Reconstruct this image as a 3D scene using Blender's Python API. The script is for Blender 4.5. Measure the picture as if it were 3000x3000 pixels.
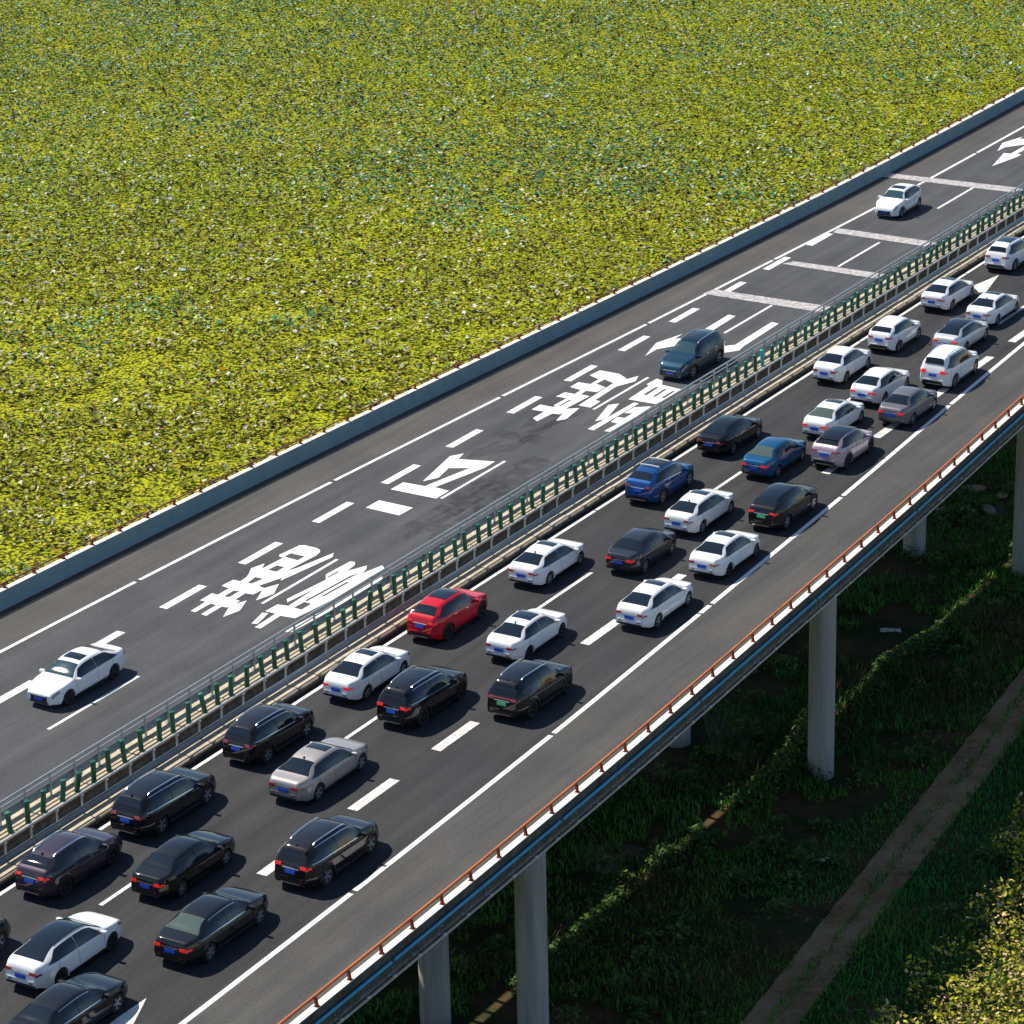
import bpy, bmesh, math, random
import numpy as np
from mathutils import Matrix, Vector

random.seed(7); RNG = np.random.default_rng(7)
for o in list(bpy.data.objects): bpy.data.objects.remove(o, do_unlink=True)
scene = bpy.context.scene
COL = scene.collection
R = math.radians

# ------------------------------------------------------------------ camera
CAM_H = 50.8195; PITCH = 0.3604; ROLL = -0.0238; FPX = 8862.118
cam_d = bpy.data.cameras.new('camera'); cam = bpy.data.objects.new('camera', cam_d); COL.objects.link(cam)
cam_d.sensor_width = 36.0; cam_d.sensor_fit = 'HORIZONTAL'; cam_d.lens = FPX / 3000.0 * 36.0
cam_d.clip_start = 1.0; cam_d.clip_end = 4000.0
right = Vector((1, 0, 0)); down = Vector((0, -math.sin(PITCH), -math.cos(PITCH))); fwd = Vector((0, math.cos(PITCH), -math.sin(PITCH)))
cu = right * math.cos(ROLL) - down * math.sin(ROLL); cv = right * math.sin(ROLL) + down * math.cos(ROLL)
mw = Matrix.Identity(4)
for i in range(3):
    mw[i][0] = cu[i]; mw[i][1] = -cv[i]; mw[i][2] = -fwd[i]
mw[0][3], mw[1][3], mw[2][3] = 0.0, 0.0, CAM_H
cam.matrix_world = mw
scene.camera = cam

# ------------------------------------------------------------------ light
SUN_EL = R(53.0); SUN_AZ = R(146.0)          # azimuth of the sun in the XY plane, measured from +X (180 = from the left of the picture, 90 = from behind the scene)
world = bpy.data.worlds.new('World'); scene.world = world; world.use_nodes = True
nt = world.node_tree; nt.nodes.clear()
sky = nt.nodes.new('ShaderNodeTexSky'); sky.sky_type = 'NISHITA'; sky.sun_disc = False
sky.sun_elevation = SUN_EL; sky.sun_rotation = R(90) - SUN_AZ; sky.air_density = 1.0; sky.dust_density = 0.1; sky.ozone_density = 3.0
bg = nt.nodes.new('ShaderNodeBackground'); bg.inputs['Strength'].default_value = 0.092
wo = nt.nodes.new('ShaderNodeOutputWorld')
nt.links.new(sky.outputs[0], bg.inputs['Color']); nt.links.new(bg.outputs[0], wo.inputs['Surface'])
sun_d = bpy.data.lights.new('sun', 'SUN'); sun_d.energy = 4.8; sun_d.angle = R(0.5); sun_d.color = (1.0, 0.92, 0.79)
sun = bpy.data.objects.new('sun', sun_d); COL.objects.link(sun)
sdir = Vector((math.cos(SUN_EL) * math.cos(SUN_AZ), math.cos(SUN_EL) * math.sin(SUN_AZ), math.sin(SUN_EL)))
sun.rotation_euler = sdir.to_track_quat('Z', 'Y').to_euler(); sun.location = (-60, 100, 80)
scene.view_settings.view_transform = 'Standard'; scene.view_settings.look = 'None'
scene.view_settings.exposure = 0.38; scene.view_settings.gamma = 1.0; scene.view_settings.use_curve_mapping = False
scene.render.engine = 'CYCLES'

# ------------------------------------------------------------------ road alignment: s along, t to the left, z up (deck = 0)
GZ = -13.0
S_ = np.arange(-120, 260.01, 0.5)
_phi = 1.0295 - 0.1657e-3 * S_ + 0.2634e-5 * S_ ** 2 / 2
_phi = np.where(S_ < -60, 1.0295 + 0.1657e-3 * 60 + 0.2634e-5 * 1800, _phi)
_phi = np.where(S_ > 150, 1.0295 - 0.1657e-3 * 150 + 0.2634e-5 * 11250, _phi)
_i0 = int(np.argmin(abs(S_)))
_cx = np.concatenate([[0], np.cumsum((np.cos(_phi[1:]) + np.cos(_phi[:-1])) / 2 * .5)]); _cx = _cx - _cx[_i0] - 18.9119
_cy = np.concatenate([[0], np.cumsum((np.sin(_phi[1:]) + np.sin(_phi[:-1])) / 2 * .5)]); _cy = _cy - _cy[_i0] + 111.253
def PHI(s): return np.interp(s, S_, _phi)
def W(s, t, z=0.0):
    s = np.asarray(s, float); t = np.asarray(t, float); f = PHI(s)
    x = np.interp(s, S_, _cx) - t * np.sin(f); y = np.interp(s, S_, _cy) + t * np.cos(f)
    return np.stack([x, y, np.broadcast_to(np.asarray(z, float), x.shape)], -1)
def smooth_table(pts, win=9):
    a = np.array(pts, float); g = np.arange(-130, 270, 1.0); v = np.interp(g, a[:, 0], a[:, 1])
    k = np.ones(win) / win; vp = np.pad(v, win // 2, mode='edge'); v = np.convolve(vp, k, 'valid')
    return lambda s: np.interp(s, g, v)
T_LE = smooth_table([(-60, 7.4), (-10, 7.2), (5.3, 6.88), (14.6, 6.6), (29.6, 6.04), (44.6, 5.39), (59.3, 4.70), (76.2, 4.05), (88.4, 3.62), (97, 3.48), (113, 3.34), (200, 3.3)])
T_RE = smooth_table([(-80, -18.8), (-16.4, -18.67), (-5.9, -18.59), (5.7, -18.34), (9.1, -18.25), (24.2, -17.64), (39.2, -17.0), (55, -16.12), (70, -15.4), (90, -15.1), (200, -15.0)])
T_LI, T_RI = -3.75, -7.42
T_LP = lambda s: T_LE(s) + 3.02            # inner foot of the far parapet
T_RP = lambda s: T_RE(s) - 3.80            # inner foot of the near parapet
S0, S1 = -70.0, 190.0

# ------------------------------------------------------------------ helpers
def put(o, parent=None, loc=None, rz=None, kind=None, label=None, cat=None, group=None):
    COL.objects.link(o)
    if parent is not None: o.parent = parent
    if loc is not None: o.location = loc
    if rz is not None: o.rotation_euler = (0, 0, rz)
    if kind: o['kind'] = kind
    if label: o['label'] = label
    if cat: o['category'] = cat
    if group: o['group'] = group
    return o
def empty(name, loc=(0, 0, 0), rz=0.0, **kw):
    o = bpy.data.objects.new(name, None); o.empty_display_size = 0.3
    return put(o, loc=loc, rz=rz, **kw)
def mesh(name, verts, faces, mat=None, smooth=False, sharp=None):
    me = bpy.data.meshes.new(name); me.from_pydata([tuple(map(float, v)) for v in verts], [], [tuple(map(int, f)) for f in faces])
    if mat: me.materials.append(mat)
    if smooth:
        me.polygons.foreach_set('use_smooth', [True] * len(me.polygons))
        if sharp: me.set_sharp_from_angle(angle=R(sharp))
    me.update(); return me
def obj(name, me, **kw): return put(bpy.data.objects.new(name, me), **kw)
def fast_mesh(name, verts, faces, mat, cols=None, smooth=False):
    """verts (N,3), faces (M,k) with constant k, cols (N,3) linear"""
    me = bpy.data.meshes.new(name); verts = np.asarray(verts, np.float32); faces = np.asarray(faces, np.int32)
    n, m, k = len(verts), len(faces), faces.shape[1]
    me.vertices.add(n); me.vertices.foreach_set('co', verts.ravel())
    me.loops.add(m * k); me.loops.foreach_set('vertex_index', faces.ravel())
    me.polygons.add(m); me.polygons.foreach_set('loop_start', np.arange(0, m * k, k, dtype=np.int32))
    try: me.polygons.foreach_set('loop_total', np.full(m, k, np.int32))
    except Exception: pass
    if cols is not None:
        at = me.color_attributes.new('Col', 'FLOAT_COLOR', 'POINT')
        c4 = np.ones((n, 4), np.float32); c4[:, :3] = cols; at.data.foreach_set('color', c4.ravel())
    if smooth: me.polygons.foreach_set('use_smooth', np.ones(m, dtype=bool))
    me.materials.append(mat); me.update(calc_edges=True); me.validate(); return me
def box(cx, cy, cz, sx, sy, sz):
    v = [(cx + a * sx / 2, cy + b * sy / 2, cz + c * sz / 2) for c in (-1, 1) for b in (-1, 1) for a in (-1, 1)]
    return v, [(0, 2, 3, 1), (4, 5, 7, 6), (0, 1, 5, 4), (2, 6, 7, 3), (0, 4, 6, 2), (1, 3, 7, 5)]
def merge(parts):
    V, F = [], []
    for v, f in parts:
        n = len(V); V += list(v); F += [tuple(i + n for i in q) for q in f]
    return V, F
def tube(path, r, seg=8, cap=True):
    path = [np.array(q, float) for q in path]; V, F = [], []; n = len(path)
    for i, q in enumerate(path):
        d = path[min(i + 1, n - 1)] - path[max(i - 1, 0)]; d = d / np.linalg.norm(d)
        up = np.array([0, 0, 1.0]) if abs(d[2]) < .9 else np.array([1.0, 0, 0])
        a = np.cross(d, up); a /= np.linalg.norm(a); b = np.cross(a, d)
        rr = r[i] if hasattr(r, '__len__') else r
        for k in range(seg):
            w = 2 * math.pi * k / seg; V.append(q + rr * (math.cos(w) * a + math.sin(w) * b))
    for i in range(n - 1):
        for k in range(seg):
            F.append((i * seg + k, i * seg + (k + 1) % seg, (i + 1) * seg + (k + 1) % seg, (i + 1) * seg + k))
    if cap: F.append(tuple(range(seg))); F.append(tuple((n - 1) * seg + k for k in reversed(range(seg))))
    return V, F
def loft(profile, s0, s1, ds, closed=True):
    """profile(s) -> list of (t,z); swept along the road"""
    ss = np.arange(s0, s1 + 1e-6, ds); V, F = [], []; n = None
    for s in ss:
        pr = profile(s); n = len(pr)
        for t, z in pr: V.append(W(s, t, z))
    m = n if closed else n - 1
    for i in range(len(ss) - 1):
        for k in range(m):
            a, b = i * n + k, i * n + (k + 1) % n
            F.append((a, b, b + n, a + n))
    if closed: F.append(tuple(reversed(range(n)))); F.append(tuple((len(ss) - 1) * n + k for k in range(n)))
    return V, F
def fix_normals(me):
    bm = bmesh.new(); bm.from_mesh(me); bmesh.ops.recalc_face_normals(bm, faces=bm.faces); bm.to_mesh(me); bm.free(); return me
def strip(name, ta, tb, z, s0, s1, ds, mat, ncol=1, **kw):
    """flat sheet between ta(s) and tb(s) with UV = (s, t)"""
    ss = np.arange(s0, s1 + 1e-6, ds) if ds < (s1 - s0) else np.array([s0, s1]); ss[-1] = s1
    V, F, UV = [], [], []
    for s in ss:
        a = ta(s) if callable(ta) else ta; b = tb(s) if callable(tb) else tb
        for k in range(ncol + 1):
            t = a + (b - a) * k / ncol; V.append(W(s, t, z)); UV.append((s, t))
    n = ncol + 1
    for i in range(len(ss) - 1):
        for k in range(ncol): F.append((i * n + k, i * n + n + k, i * n + n + k + 1, i * n + k + 1)[::-1])
    me = mesh(name, V, F, mat); fix_up(me)
    uv = me.uv_layers.new(name='UVMap')
    for l in me.loops: uv.data[l.index].uv = UV[l.vertex_index]
    return obj(name, me, **kw)
def fix_up(me):
    me.update()
    if sum(p.normal.z for p in me.polygons) < 0: me.flip_normals()
def vnoise(x, y, sc, seed):
    """value noise 0..1 on arrays"""
    g = np.random.default_rng(seed).random((256, 256)); x = x / sc + 1000; y = y / sc + 1000
    xi, yi = np.floor(x).astype(int), np.floor(y).astype(int); fx, fy = x - xi, y - yi
    fx = fx * fx * (3 - 2 * fx); fy = fy * fy * (3 - 2 * fy)
    q = lambda a, b: g[a % 256, b % 256]
    return (q(xi, yi) * (1 - fx) + q(xi + 1, yi) * fx) * (1 - fy) + (q(xi, yi + 1) * (1 - fx) + q(xi + 1, yi + 1) * fx) * fy

# ------------------------------------------------------------------ materials
def mat(name, col, rough=.6, metal=0.0, spec=.5, coat=0.0, emit=None):
    m = bpy.data.materials.new(name); m.use_nodes = True; b = m.node_tree.nodes['Principled BSDF']
    b.inputs['Base Color'].default_value = (*col, 1); b.inputs['Roughness'].default_value = rough; b.inputs['Metallic'].default_value = metal
    b.inputs['Specular IOR Level'].default_value = spec; b.inputs['Coat Weight'].default_value = coat; b.inputs['Coat Roughness'].default_value = .04
    if emit: b.inputs['Emission Color'].default_value = (*emit[0], 1); b.inputs['Emission Strength'].default_value = emit[1]
    return m
def nodes(m): return m.node_tree, m.node_tree.nodes, m.node_tree.links, m.node_tree.nodes['Principled BSDF']
def noise(n, scale, detail=4, rough=.6):
    x = n.new('ShaderNodeTexNoise'); x.inputs['Scale'].default_value = scale; x.inputs['Detail'].default_value = detail; x.inputs['Roughness'].default_value = rough; return x
def ramp(n, stops):
    r = n.new('ShaderNodeValToRGB'); e = r.color_ramp.elements
    while len(e) > 1: e.remove(e[-1])
    e[0].position = stops[0][0]; e[0].color = (*stops[0][1], 1)
    for p, c in stops[1:]:
        q = e.new(p); q.color = (*c, 1)
    return r
def mix(n, l, fac, a, b, mode='MIX'):
    x = n.new('ShaderNodeMix'); x.data_type = 'RGBA'; x.blend_type = mode
    for s, v in ((x.inputs[0], fac), (x.inputs[6], a), (x.inputs[7], b)):
        if isinstance(v, (int, float)): s.default_value = v
        elif isinstance(v, tuple): s.default_value = (*v, 1)
        else: l.new(v, s)
    return x.outputs[2]
def bump(n, l, b, src, strength, dist=.02):
    x = n.new('ShaderNodeBump'); x.inputs['Strength'].default_value = strength; x.inputs['Distance'].default_value = dist
    l.new(src, x.inputs['Height']); l.new(x.outputs[0], b.inputs['Normal'])
def asphalt(name, c0, c1, track=0.0, phase=0.0):
    m = mat(name, c0, .85, spec=.3); t, n, l, b = nodes(m)
    uv = n.new('ShaderNodeUVMap'); uv.uv_map = 'UVMap'
    mp = n.new('ShaderNodeMapping'); mp.inputs['Scale'].default_value = (.06, 1.3, 1); l.new(uv.outputs[0], mp.inputs[0])
    a = noise(n, 1.0, 5, .6); l.new(mp.outputs[0], a.inputs['Vector'])
    ra = ramp(n, [(.34, (0, 0, 0)), (.66, (1, 1, 1))]); l.new(a.outputs[0], ra.inputs[0])
    base = mix(n, l, ra.outputs[0], c0, c1)
    g = n.new('ShaderNodeNewGeometry'); f = noise(n, 9.0, 6, .75); l.new(g.outputs['Position'], f.inputs['Vector'])
    rf = ramp(n, [(.3, (.72, .72, .72)), (.7, (1.25, 1.25, 1.25))]); l.new(f.outputs[0], rf.inputs[0])
    c = mix(n, l, 1.0, base, rf.outputs[0], 'MULTIPLY')
    p = noise(n, .22, 4, .6); l.new(g.outputs['Position'], p.inputs['Vector'])
    rp = ramp(n, [(.35, (.86, .86, .87)), (.65, (1.1, 1.09, 1.07))]); l.new(p.outputs[0], rp.inputs[0])
    l.new(mix(n, l, 1.0, c, rp.outputs[0], 'MULTIPLY'), b.inputs['Base Color'])
    bump(n, l, b, f.outputs[0], .25, .02)
    sx = n.new('ShaderNodeSeparateXYZ'); l.new(uv.outputs[0], sx.inputs[0])
    ma = n.new('ShaderNodeMath'); ma.operation = 'MULTIPLY_ADD'; ma.inputs[1].default_value = 2 * math.pi / 1.87; ma.inputs[2].default_value = phase; l.new(sx.outputs[1], ma.inputs[0])
    mc = n.new('ShaderNodeMath'); mc.operation = 'COSINE'; l.new(ma.outputs[0], mc.inputs[0])
    mr = n.new('ShaderNodeMapRange'); mr.inputs[1].default_value = -1; mr.inputs[2].default_value = 1; mr.inputs[3].default_value = 1 - track; mr.inputs[4].default_value = 1 + track; l.new(mc.outputs[0], mr.inputs[0])
    old = b.inputs['Base Color'].links[0].from_socket
    l.new(mix(n, l, 1.0, old, mr.outputs[0], 'MULTIPLY'), b.inputs['Base Color'])
    return m
def weathered(name, c0, c1, scale=1.5, rough=.8, stretch=(1, 1, 1), bumpy=.15, metal=0.0):
    m = mat(name, c0, rough, metal); t, n, l, b = nodes(m)
    g = n.new('ShaderNodeNewGeometry'); mp = n.new('ShaderNodeMapping'); mp.inputs['Scale'].default_value = stretch; l.new(g.outputs['Position'], mp.inputs[0])
    a = noise(n, scale, 6, .65); l.new(mp.outputs[0], a.inputs['Vector'])
    r = ramp(n, [(.3, c0), (.7, c1)]); l.new(a.outputs[0], r.inputs[0]); l.new(r.outputs[0], b.inputs['Base Color'])
    if bumpy: bump(n, l, b, a.outputs[0], bumpy)
    return m
def leafy(name, rough=.5, trans=.3, spec=.4):
    m = mat(name, (.1, .15, .03), rough, spec=spec); t, n, l, b = nodes(m)
    at = n.new('ShaderNodeVertexColor'); at.layer_name = 'Col'; l.new(at.outputs[0], b.inputs['Base Color'])
    tr = n.new('ShaderNodeBsdfTranslucent'); l.new(at.outputs[0], tr.inputs['Color'])
    mx = n.new('ShaderNodeMixShader'); mx.inputs[0].default_value = trans
    l.new(b.outputs[0], mx.inputs[1]); l.new(tr.outputs[0], mx.inputs[2]); l.new(mx.outputs[0], n['Material Output'].inputs['Surface'])
    return m
M = {}
M['asphalt_left'] = asphalt('asphalt_worn', (.056, .059, .065), (.078, .080, .085), .06, 0.0)
M['asphalt_right'] = asphalt('asphalt_dark', (.028, .029, .032), (.043, .044, .047), .07, math.pi * (1 + 4 * 11.15 / 3.74))
M['shoulder_left'] = asphalt('asphalt_shoulder_far', (.068, .067, .065), (.094, .091, .087))
M['shoulder_right'] = asphalt('asphalt_shoulder_near', (.055, .056, .057), (.083, .081, .077))
M['concrete'] = weathered('concrete', (.46, .44, .40), (.58, .56, .52), 2.0)
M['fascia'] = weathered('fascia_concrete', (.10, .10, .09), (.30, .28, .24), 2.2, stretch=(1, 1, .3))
M['outer'] = weathered('stained_shaded_concrete', (.035, .036, .033), (.12, .115, .10), 1.6, stretch=(1, 1, .25))  # stains on the parapet; on the near kerb base this dark paints shade
M['wall_top'] = weathered('pale_coping', (.66, .64, .58), (.80, .78, .72), 2.5)
M['pier'] = weathered('pier_concrete', (.24, .25, .24), (.42, .42, .40), 1.6, stretch=(1.6, 1.6, .12))
M['kerb'] = weathered('kerb_concrete', (.38, .31, .20), (.60, .51, .37), 2.6)
M['teal_wall'] = weathered('blue_grey_wall_paint', (.17, .27, .28), (.23, .34, .35), 1.2, stretch=(1, 1, .4), bumpy=.05)
def paint_white(name, c0, worn, lo, hi):
    m = mat(name, c0, .6); t, n, l, b = nodes(m); g = n.new('ShaderNodeNewGeometry')
    a = noise(n, 3.0, 8, .8); l.new(g.outputs['Position'], a.inputs['Vector'])
    r = ramp(n, [(lo, worn), (hi, c0)]); l.new(a.outputs[0], r.inputs[0]); l.new(r.outputs[0], b.inputs['Base Color']); return m
M['line'] = paint_white('road_paint', (.78, .77, .75), (.40, .40, .39), .25, .42)
M['line_old'] = paint_white('road_paint_worn', (.74, .70, .66), (.30, .28, .26), .36, .50)
M['rumble'] = paint_white('rumble_paint', (.56, .53, .52), (.17, .165, .165), .36, .58)
M['steel'] = weathered('galvanised_steel', (.36, .41, .43), (.50, .54, .55), 3, rough=.45, bumpy=0, metal=.6)
M['beam'] = weathered('guardrail_steel', (.20, .28, .33), (.28, .36, .41), 1.2, rough=.4, bumpy=0, metal=.5)
M['green'] = weathered('green_plastic', (.004, .085, .045), (.010, .13, .07), 2.0, rough=.35, bumpy=0)
M['green_faded'] = weathered('green_plastic_faded', (.010, .11, .065), (.022, .16, .10), 2.0, rough=.55, bumpy=0)
M['teal'] = mat('teal_plastic', (.03, .42, .38), .35)
M['rail_red'] = weathered('rail_paint', (.60, .17, .025), (.42, .09, .025), 1.2, rough=.5, bumpy=0)
M['rail_rust'] = weathered('rusty_rail_paint', (.30, .085, .035), (.20, .075, .045), 1.2, rough=.6, bumpy=0)
M['kerb_brown'] = weathered('earth_stained_concrete', (.10, .06, .03), (.26, .18, .10), 2.2)
M['post_red'] = weathered('post_paint', (.20, .016, .008), (.30, .03, .012), 2, rough=.55, bumpy=0)
M['pipe_blue'] = weathered('blue_pipe', (.03, .30, .48), (.05, .42, .60), 1.0, rough=.45, bumpy=0)
M['rubber'] = mat('rubber', (.012, .012, .013), .8)
M['bracket'] = mat('bracket_steel', (.62, .62, .60), .5)

# ------------------------------------------------------------------ ground, pond, bridge
def ground_material():
    m = mat('soil', (.05, .05, .02), .95, spec=.1); t, n, l, b = nodes(m); g = n.new('ShaderNodeNewGeometry')
    a = noise(n, .25, 8, .7); l.new(g.outputs['Position'], a.inputs['Vector'])
    r = ramp(n, [(.3, (.020, .030, .010)), (.48, (.035, .048, .016)), (.60, (.095, .060, .030)), (.75, (.12, .075, .040))])
    l.new(a.outputs[0], r.inputs[0]); f = noise(n, 5, 6, .8); l.new(g.outputs['Position'], f.inputs['Vector'])
    l.new(mix(n, l, .5, r.outputs[0], f.outputs[0], 'OVERLAY'), b.inputs['Base Color']); bump(n, l, b, f.outputs[0], .6, .1); return m
M['soil'] = ground_material()
gv = [(-1500, -200, GZ), (1500, -200, GZ), (1500, 2500, GZ), (-1500, 2500, GZ)]
obj('ground', mesh('ground', gv, [(0, 1, 2, 3)], M['soil']), kind='structure')

def pond_material():
    m = mat('duckweed_water', (.2, .25, .02), .8, spec=.12); t, n, l, b = nodes(m); g = n.new('ShaderNodeNewGeometry')
    vo = n.new('ShaderNodeTexVoronoi'); vo.inputs['Scale'].default_value = 4.2; l.new(g.outputs['Position'], vo.inputs['Vector'])
    rc = ramp(n, [(.0, (.24, .29, .005)), (.35, (.40, .43, .006)), (.7, (.48, .46, .006)), (1.0, (.20, .26, .008))]); sp = n.new('ShaderNodeSeparateColor'); l.new(vo.outputs['Color'], sp.inputs[0]); l.new(sp.outputs[0], rc.inputs[0])
    rd = ramp(n, [(.46, (1, 1, 1)), (.66, (.12, .11, .06))]); l.new(vo.outputs['Distance'], rd.inputs[0])
    c = mix(n, l, 1.0, rc.outputs[0], rd.outputs[0], 'MULTIPLY')
    a = noise(n, .8, 8, .75); l.new(g.outputs['Position'], a.inputs['Vector'])
    r = ramp(n, [(.30, (.12, .12, .09)), (.40, (.85, .85, .8)), (.70, (1.1, 1.1, 1.0))]); l.new(a.outputs[0], r.inputs[0])
    l.new(mix(n, l, 1.0, c, r.outputs[0], 'MULTIPLY'), b.inputs['Base Color']); bump(n, l, b, vo.outputs['Distance'], 1.0, .10); return m
M['pond'] = pond_material()
ss = np.arange(-70, 191, 10.0); V = []
for s in ss: V.append(W(s, float(T_LP(s)) + 1.5, GZ + .12))
pl = V + [(600, 900, GZ + .12), (-400, 900, GZ + .12), (-400, 60, GZ + .12)]
me = mesh('lotus_pond', pl, [tuple(range(len(pl)))], M['pond']); fix_up(me)
obj('lotus_pond', me, kind='structure')

# lotus leaves: nobody could count them
def lotus():
    pts = []
    # pieces of the field in front of the camera, denser near
    for (x0, x1, y0, y1, dens) in ((-95, 40, 128, 200, 17), (-105, 75, 200, 260, 14), (-115, 95, 260, 345, 10), (-120, 110, 345, 430, 3.5)):
        n = int((x1 - x0) * (y1 - y0) * dens); q = RNG.random((n, 2)) * (x1 - x0, y1 - y0) + (x0, y0); pts.append(q)
    P = np.concatenate(pts)
    # keep what lies beyond the far parapet
    f = 1.0295; ex, ey = P[:, 0] + 18.9119, P[:, 1] - 111.253
    s = ex * math.cos(f) + ey * math.sin(f); t = -ex * math.sin(f) + ey * math.cos(f)
    tl = T_LP(s) - 4.0                       # the pond runs right under the edge of the deck
    lim = np.abs(P[:, 0]) < (.215 * (P[:, 1] + 20) + 22)
    P = P[(t > tl) & lim]
    # clearings of flat duckweed
    clear = vnoise(P[:, 0], P[:, 1], 3.2, 3) * .6 + vnoise(P[:, 0], P[:, 1], 1.1, 4) * .4
    big = vnoise(P[:, 0], P[:, 1], 22, 5)
    near = np.clip((250 - P[:, 1]) / 80, 0, 1)
    P = P[clear < .60 + .20 * (1 - near) + .10 * (big - .5)]; n = len(P)
    rad = RNG.uniform(.075, .215, n); rad *= np.where(RNG.random(n) < .12, 1.3, 1)
    hgt = RNG.uniform(.03, .58, n)
    tilt = np.abs(RNG.normal(0, .38, n)); tilt = np.clip(tilt, 0, 1.35); az = RNG.random(n) * 2 * math.pi
    nx, ny, nz = np.sin(tilt) * np.cos(az), np.sin(tilt) * np.sin(az), np.cos(tilt)
    N = np.stack([nx, ny, nz], 1); A = np.stack([np.cos(az) * nz, np.sin(az) * nz, -np.sin(tilt)], 1); B = np.cross(N, A)
    C = np.stack([P[:, 0], P[:, 1], GZ + .12 + hgt], 1)
    K = 5; V = np.zeros((n, K + 1, 3)); rot = RNG.random(n) * 6.28
    squash = RNG.uniform(.45, 1.0, n)
    cup = RNG.uniform(-.45, .25, n)
    for k in range(K):
        w = rot + 2 * math.pi * k / K; rr = rad * RNG.uniform(.78, 1.12, n)
        V[:, k] = C + (np.cos(w) * rr)[:, None] * A + (np.sin(w) * rr * squash)[:, None] * B + (RNG.normal(0, .16, n) * rad)[:, None] * N
    V[:, K] = C + (cup * rad)[:, None] * N
    F = np.zeros((n, K, 3), np.int64); base = (np.arange(n) * (K + 1))
    for k in range(K): F[:, k, 0] = base + k; F[:, k, 1] = base + (k + 1) % K; F[:, k, 2] = base + K
    # colours: yellow green, olive, blue green stands, withered brown, near-white leaves painted in as sun glints
    big2 = vnoise(P[:, 0], P[:, 1], 30, 6)
    u = RNG.random(n); blue = vnoise(P[:, 0] * .5, P[:, 1], 15, 8) * .55 + vnoise(P[:, 0], P[:, 1], 5, 9) * .45
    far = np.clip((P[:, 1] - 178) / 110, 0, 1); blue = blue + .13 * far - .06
    col = np.zeros((n, 3)); lime = np.array([.47, .49, .005]); olive = np.array([.27, .31, .006]); bg_ = np.array([.09, .30, .14]); brown = np.array([.035, .020, .008]); tan = np.array([.30, .19, .06]); pale = np.array([.86, .85, .70])
    col[:] = olive; col[u < .55] = lime
    isb = (blue > .50) & (RNG.random(n) < np.clip((blue - .50) * 2.6, 0, .55)); col[isb] = bg_
    u2 = RNG.random(n); col[u2 < .21] = brown; col[(u2 > .21) & (u2 < .27)] = tan; pm = (u2 > .92); col[pm] = pale
    col *= RNG.uniform(.65, 1.3, n)[:, None] * (1 + .12 * RNG.normal(size=(n, 3)))
    tone = vnoise(P[:, 0] * .55, P[:, 1], 17, 91) * .6 + vnoise(P[:, 0] * .6, P[:, 1], 6, 92) * .4; col *= (.72 + .56 * tone)[:, None]
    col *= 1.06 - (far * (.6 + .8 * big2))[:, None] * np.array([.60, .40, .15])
    col = np.clip(col, .004, .85); cols = np.repeat(col, K + 1, 0)
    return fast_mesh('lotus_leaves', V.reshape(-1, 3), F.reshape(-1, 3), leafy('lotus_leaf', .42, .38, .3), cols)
obj('lotus_leaves', lotus(), kind='stuff', label='dense yellow green lotus leaves covering the pond behind the road', cat='lotus leaves')

# bridge decks -------------------------------------------------------
GAP_L, GAP_R = -5.2, -5.95
def deck_left(s):
    o = float(T_LP(s)) + .40; i = GAP_L
    return [(o, -.012), (o, -.26), (o - 1.8, -.55), (o - 2.5, -1.7), (i + 2.5, -1.7), (i + 1.8, -.6), (i + .3, -.9), (i, -.9), (i, -.012)]
def deck_right(s):
    o = float(T_RP(s)) - .45; i = GAP_R
    return [(i, -.012), (i, -.22), (i - 1.8, -.5), (i - 2.5, -1.7), (o + 2.6, -1.7), (o + 1.9, -.55), (o, -.24), (o, -.012)]
br = empty('motorway_bridge', tuple(W(30, -5.6, 0)), label='long concrete motorway bridge with two decks on round columns', cat='bridge')
def world_child(name, me, parent, **kw):
    o = obj(name, me, parent=parent, **kw); o.matrix_parent_inverse = Matrix.Translation(-Vector(parent.location)) if parent.rotation_euler.z == 0 else parent.matrix_basis.inverted(); return o
for fn, nm in ((deck_left, 'far_deck_girder'), (deck_right, 'near_deck_girder')):
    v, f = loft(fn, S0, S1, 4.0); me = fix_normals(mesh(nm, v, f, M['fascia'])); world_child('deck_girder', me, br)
# columns
def column_mesh(h, r=.64):
    V, F = [], []; seg = 28
    for z, k in ((-.6, 1.0), (0, 1.0), (h * .25, 1.0), (h * .6, 1.0), (h, 1.0)):
        for i in range(seg):
            w = 2 * math.pi * i / seg; V.append((r * k * math.cos(w), r * k * math.sin(w), z))
    for j in range(4):
        for i in range(seg): F.append((j * seg + i, j * seg + (i + 1) % seg, (j + 1) * seg + (i + 1) % seg, (j + 1) * seg + i))
    F.append(tuple(4 * seg + i for i in range(seg)))
    return mesh('bridge_column', V, F, M['pier'], True, 40)
cm = column_mesh(11.6)
for s, t, lb in ((6.5, -18.6, 'tall round grey column carrying the bridge edge at the bottom, right one of the near pair'),
                 (6.5, -13.9, 'round grey column with a thin sunlit sliver, left one of the near pair at the bottom'),
                 (35.4, -17.8, 'tall round grey column standing whole in the dark grass right of centre'),
                 (35.4, -10.0, 'round column mostly hidden behind the bridge edge, only its foot showing'),
                 (64.4, -16.6, 'round grey column cut by the right edge of the picture'),
                 (64.4, -9.96, 'short stub of a round column visible below the bridge edge at upper right'),
                 (93.2, -15.6, 'round bridge column beyond the right edge of the picture'),
                 (-22.5, -19.0, 'round bridge column below the bottom edge of the picture')):
    q = W(s, t, GZ); obj('bridge_column', cm, loc=tuple(q), label=lb, cat='column', group='round columns under the bridge')
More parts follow.
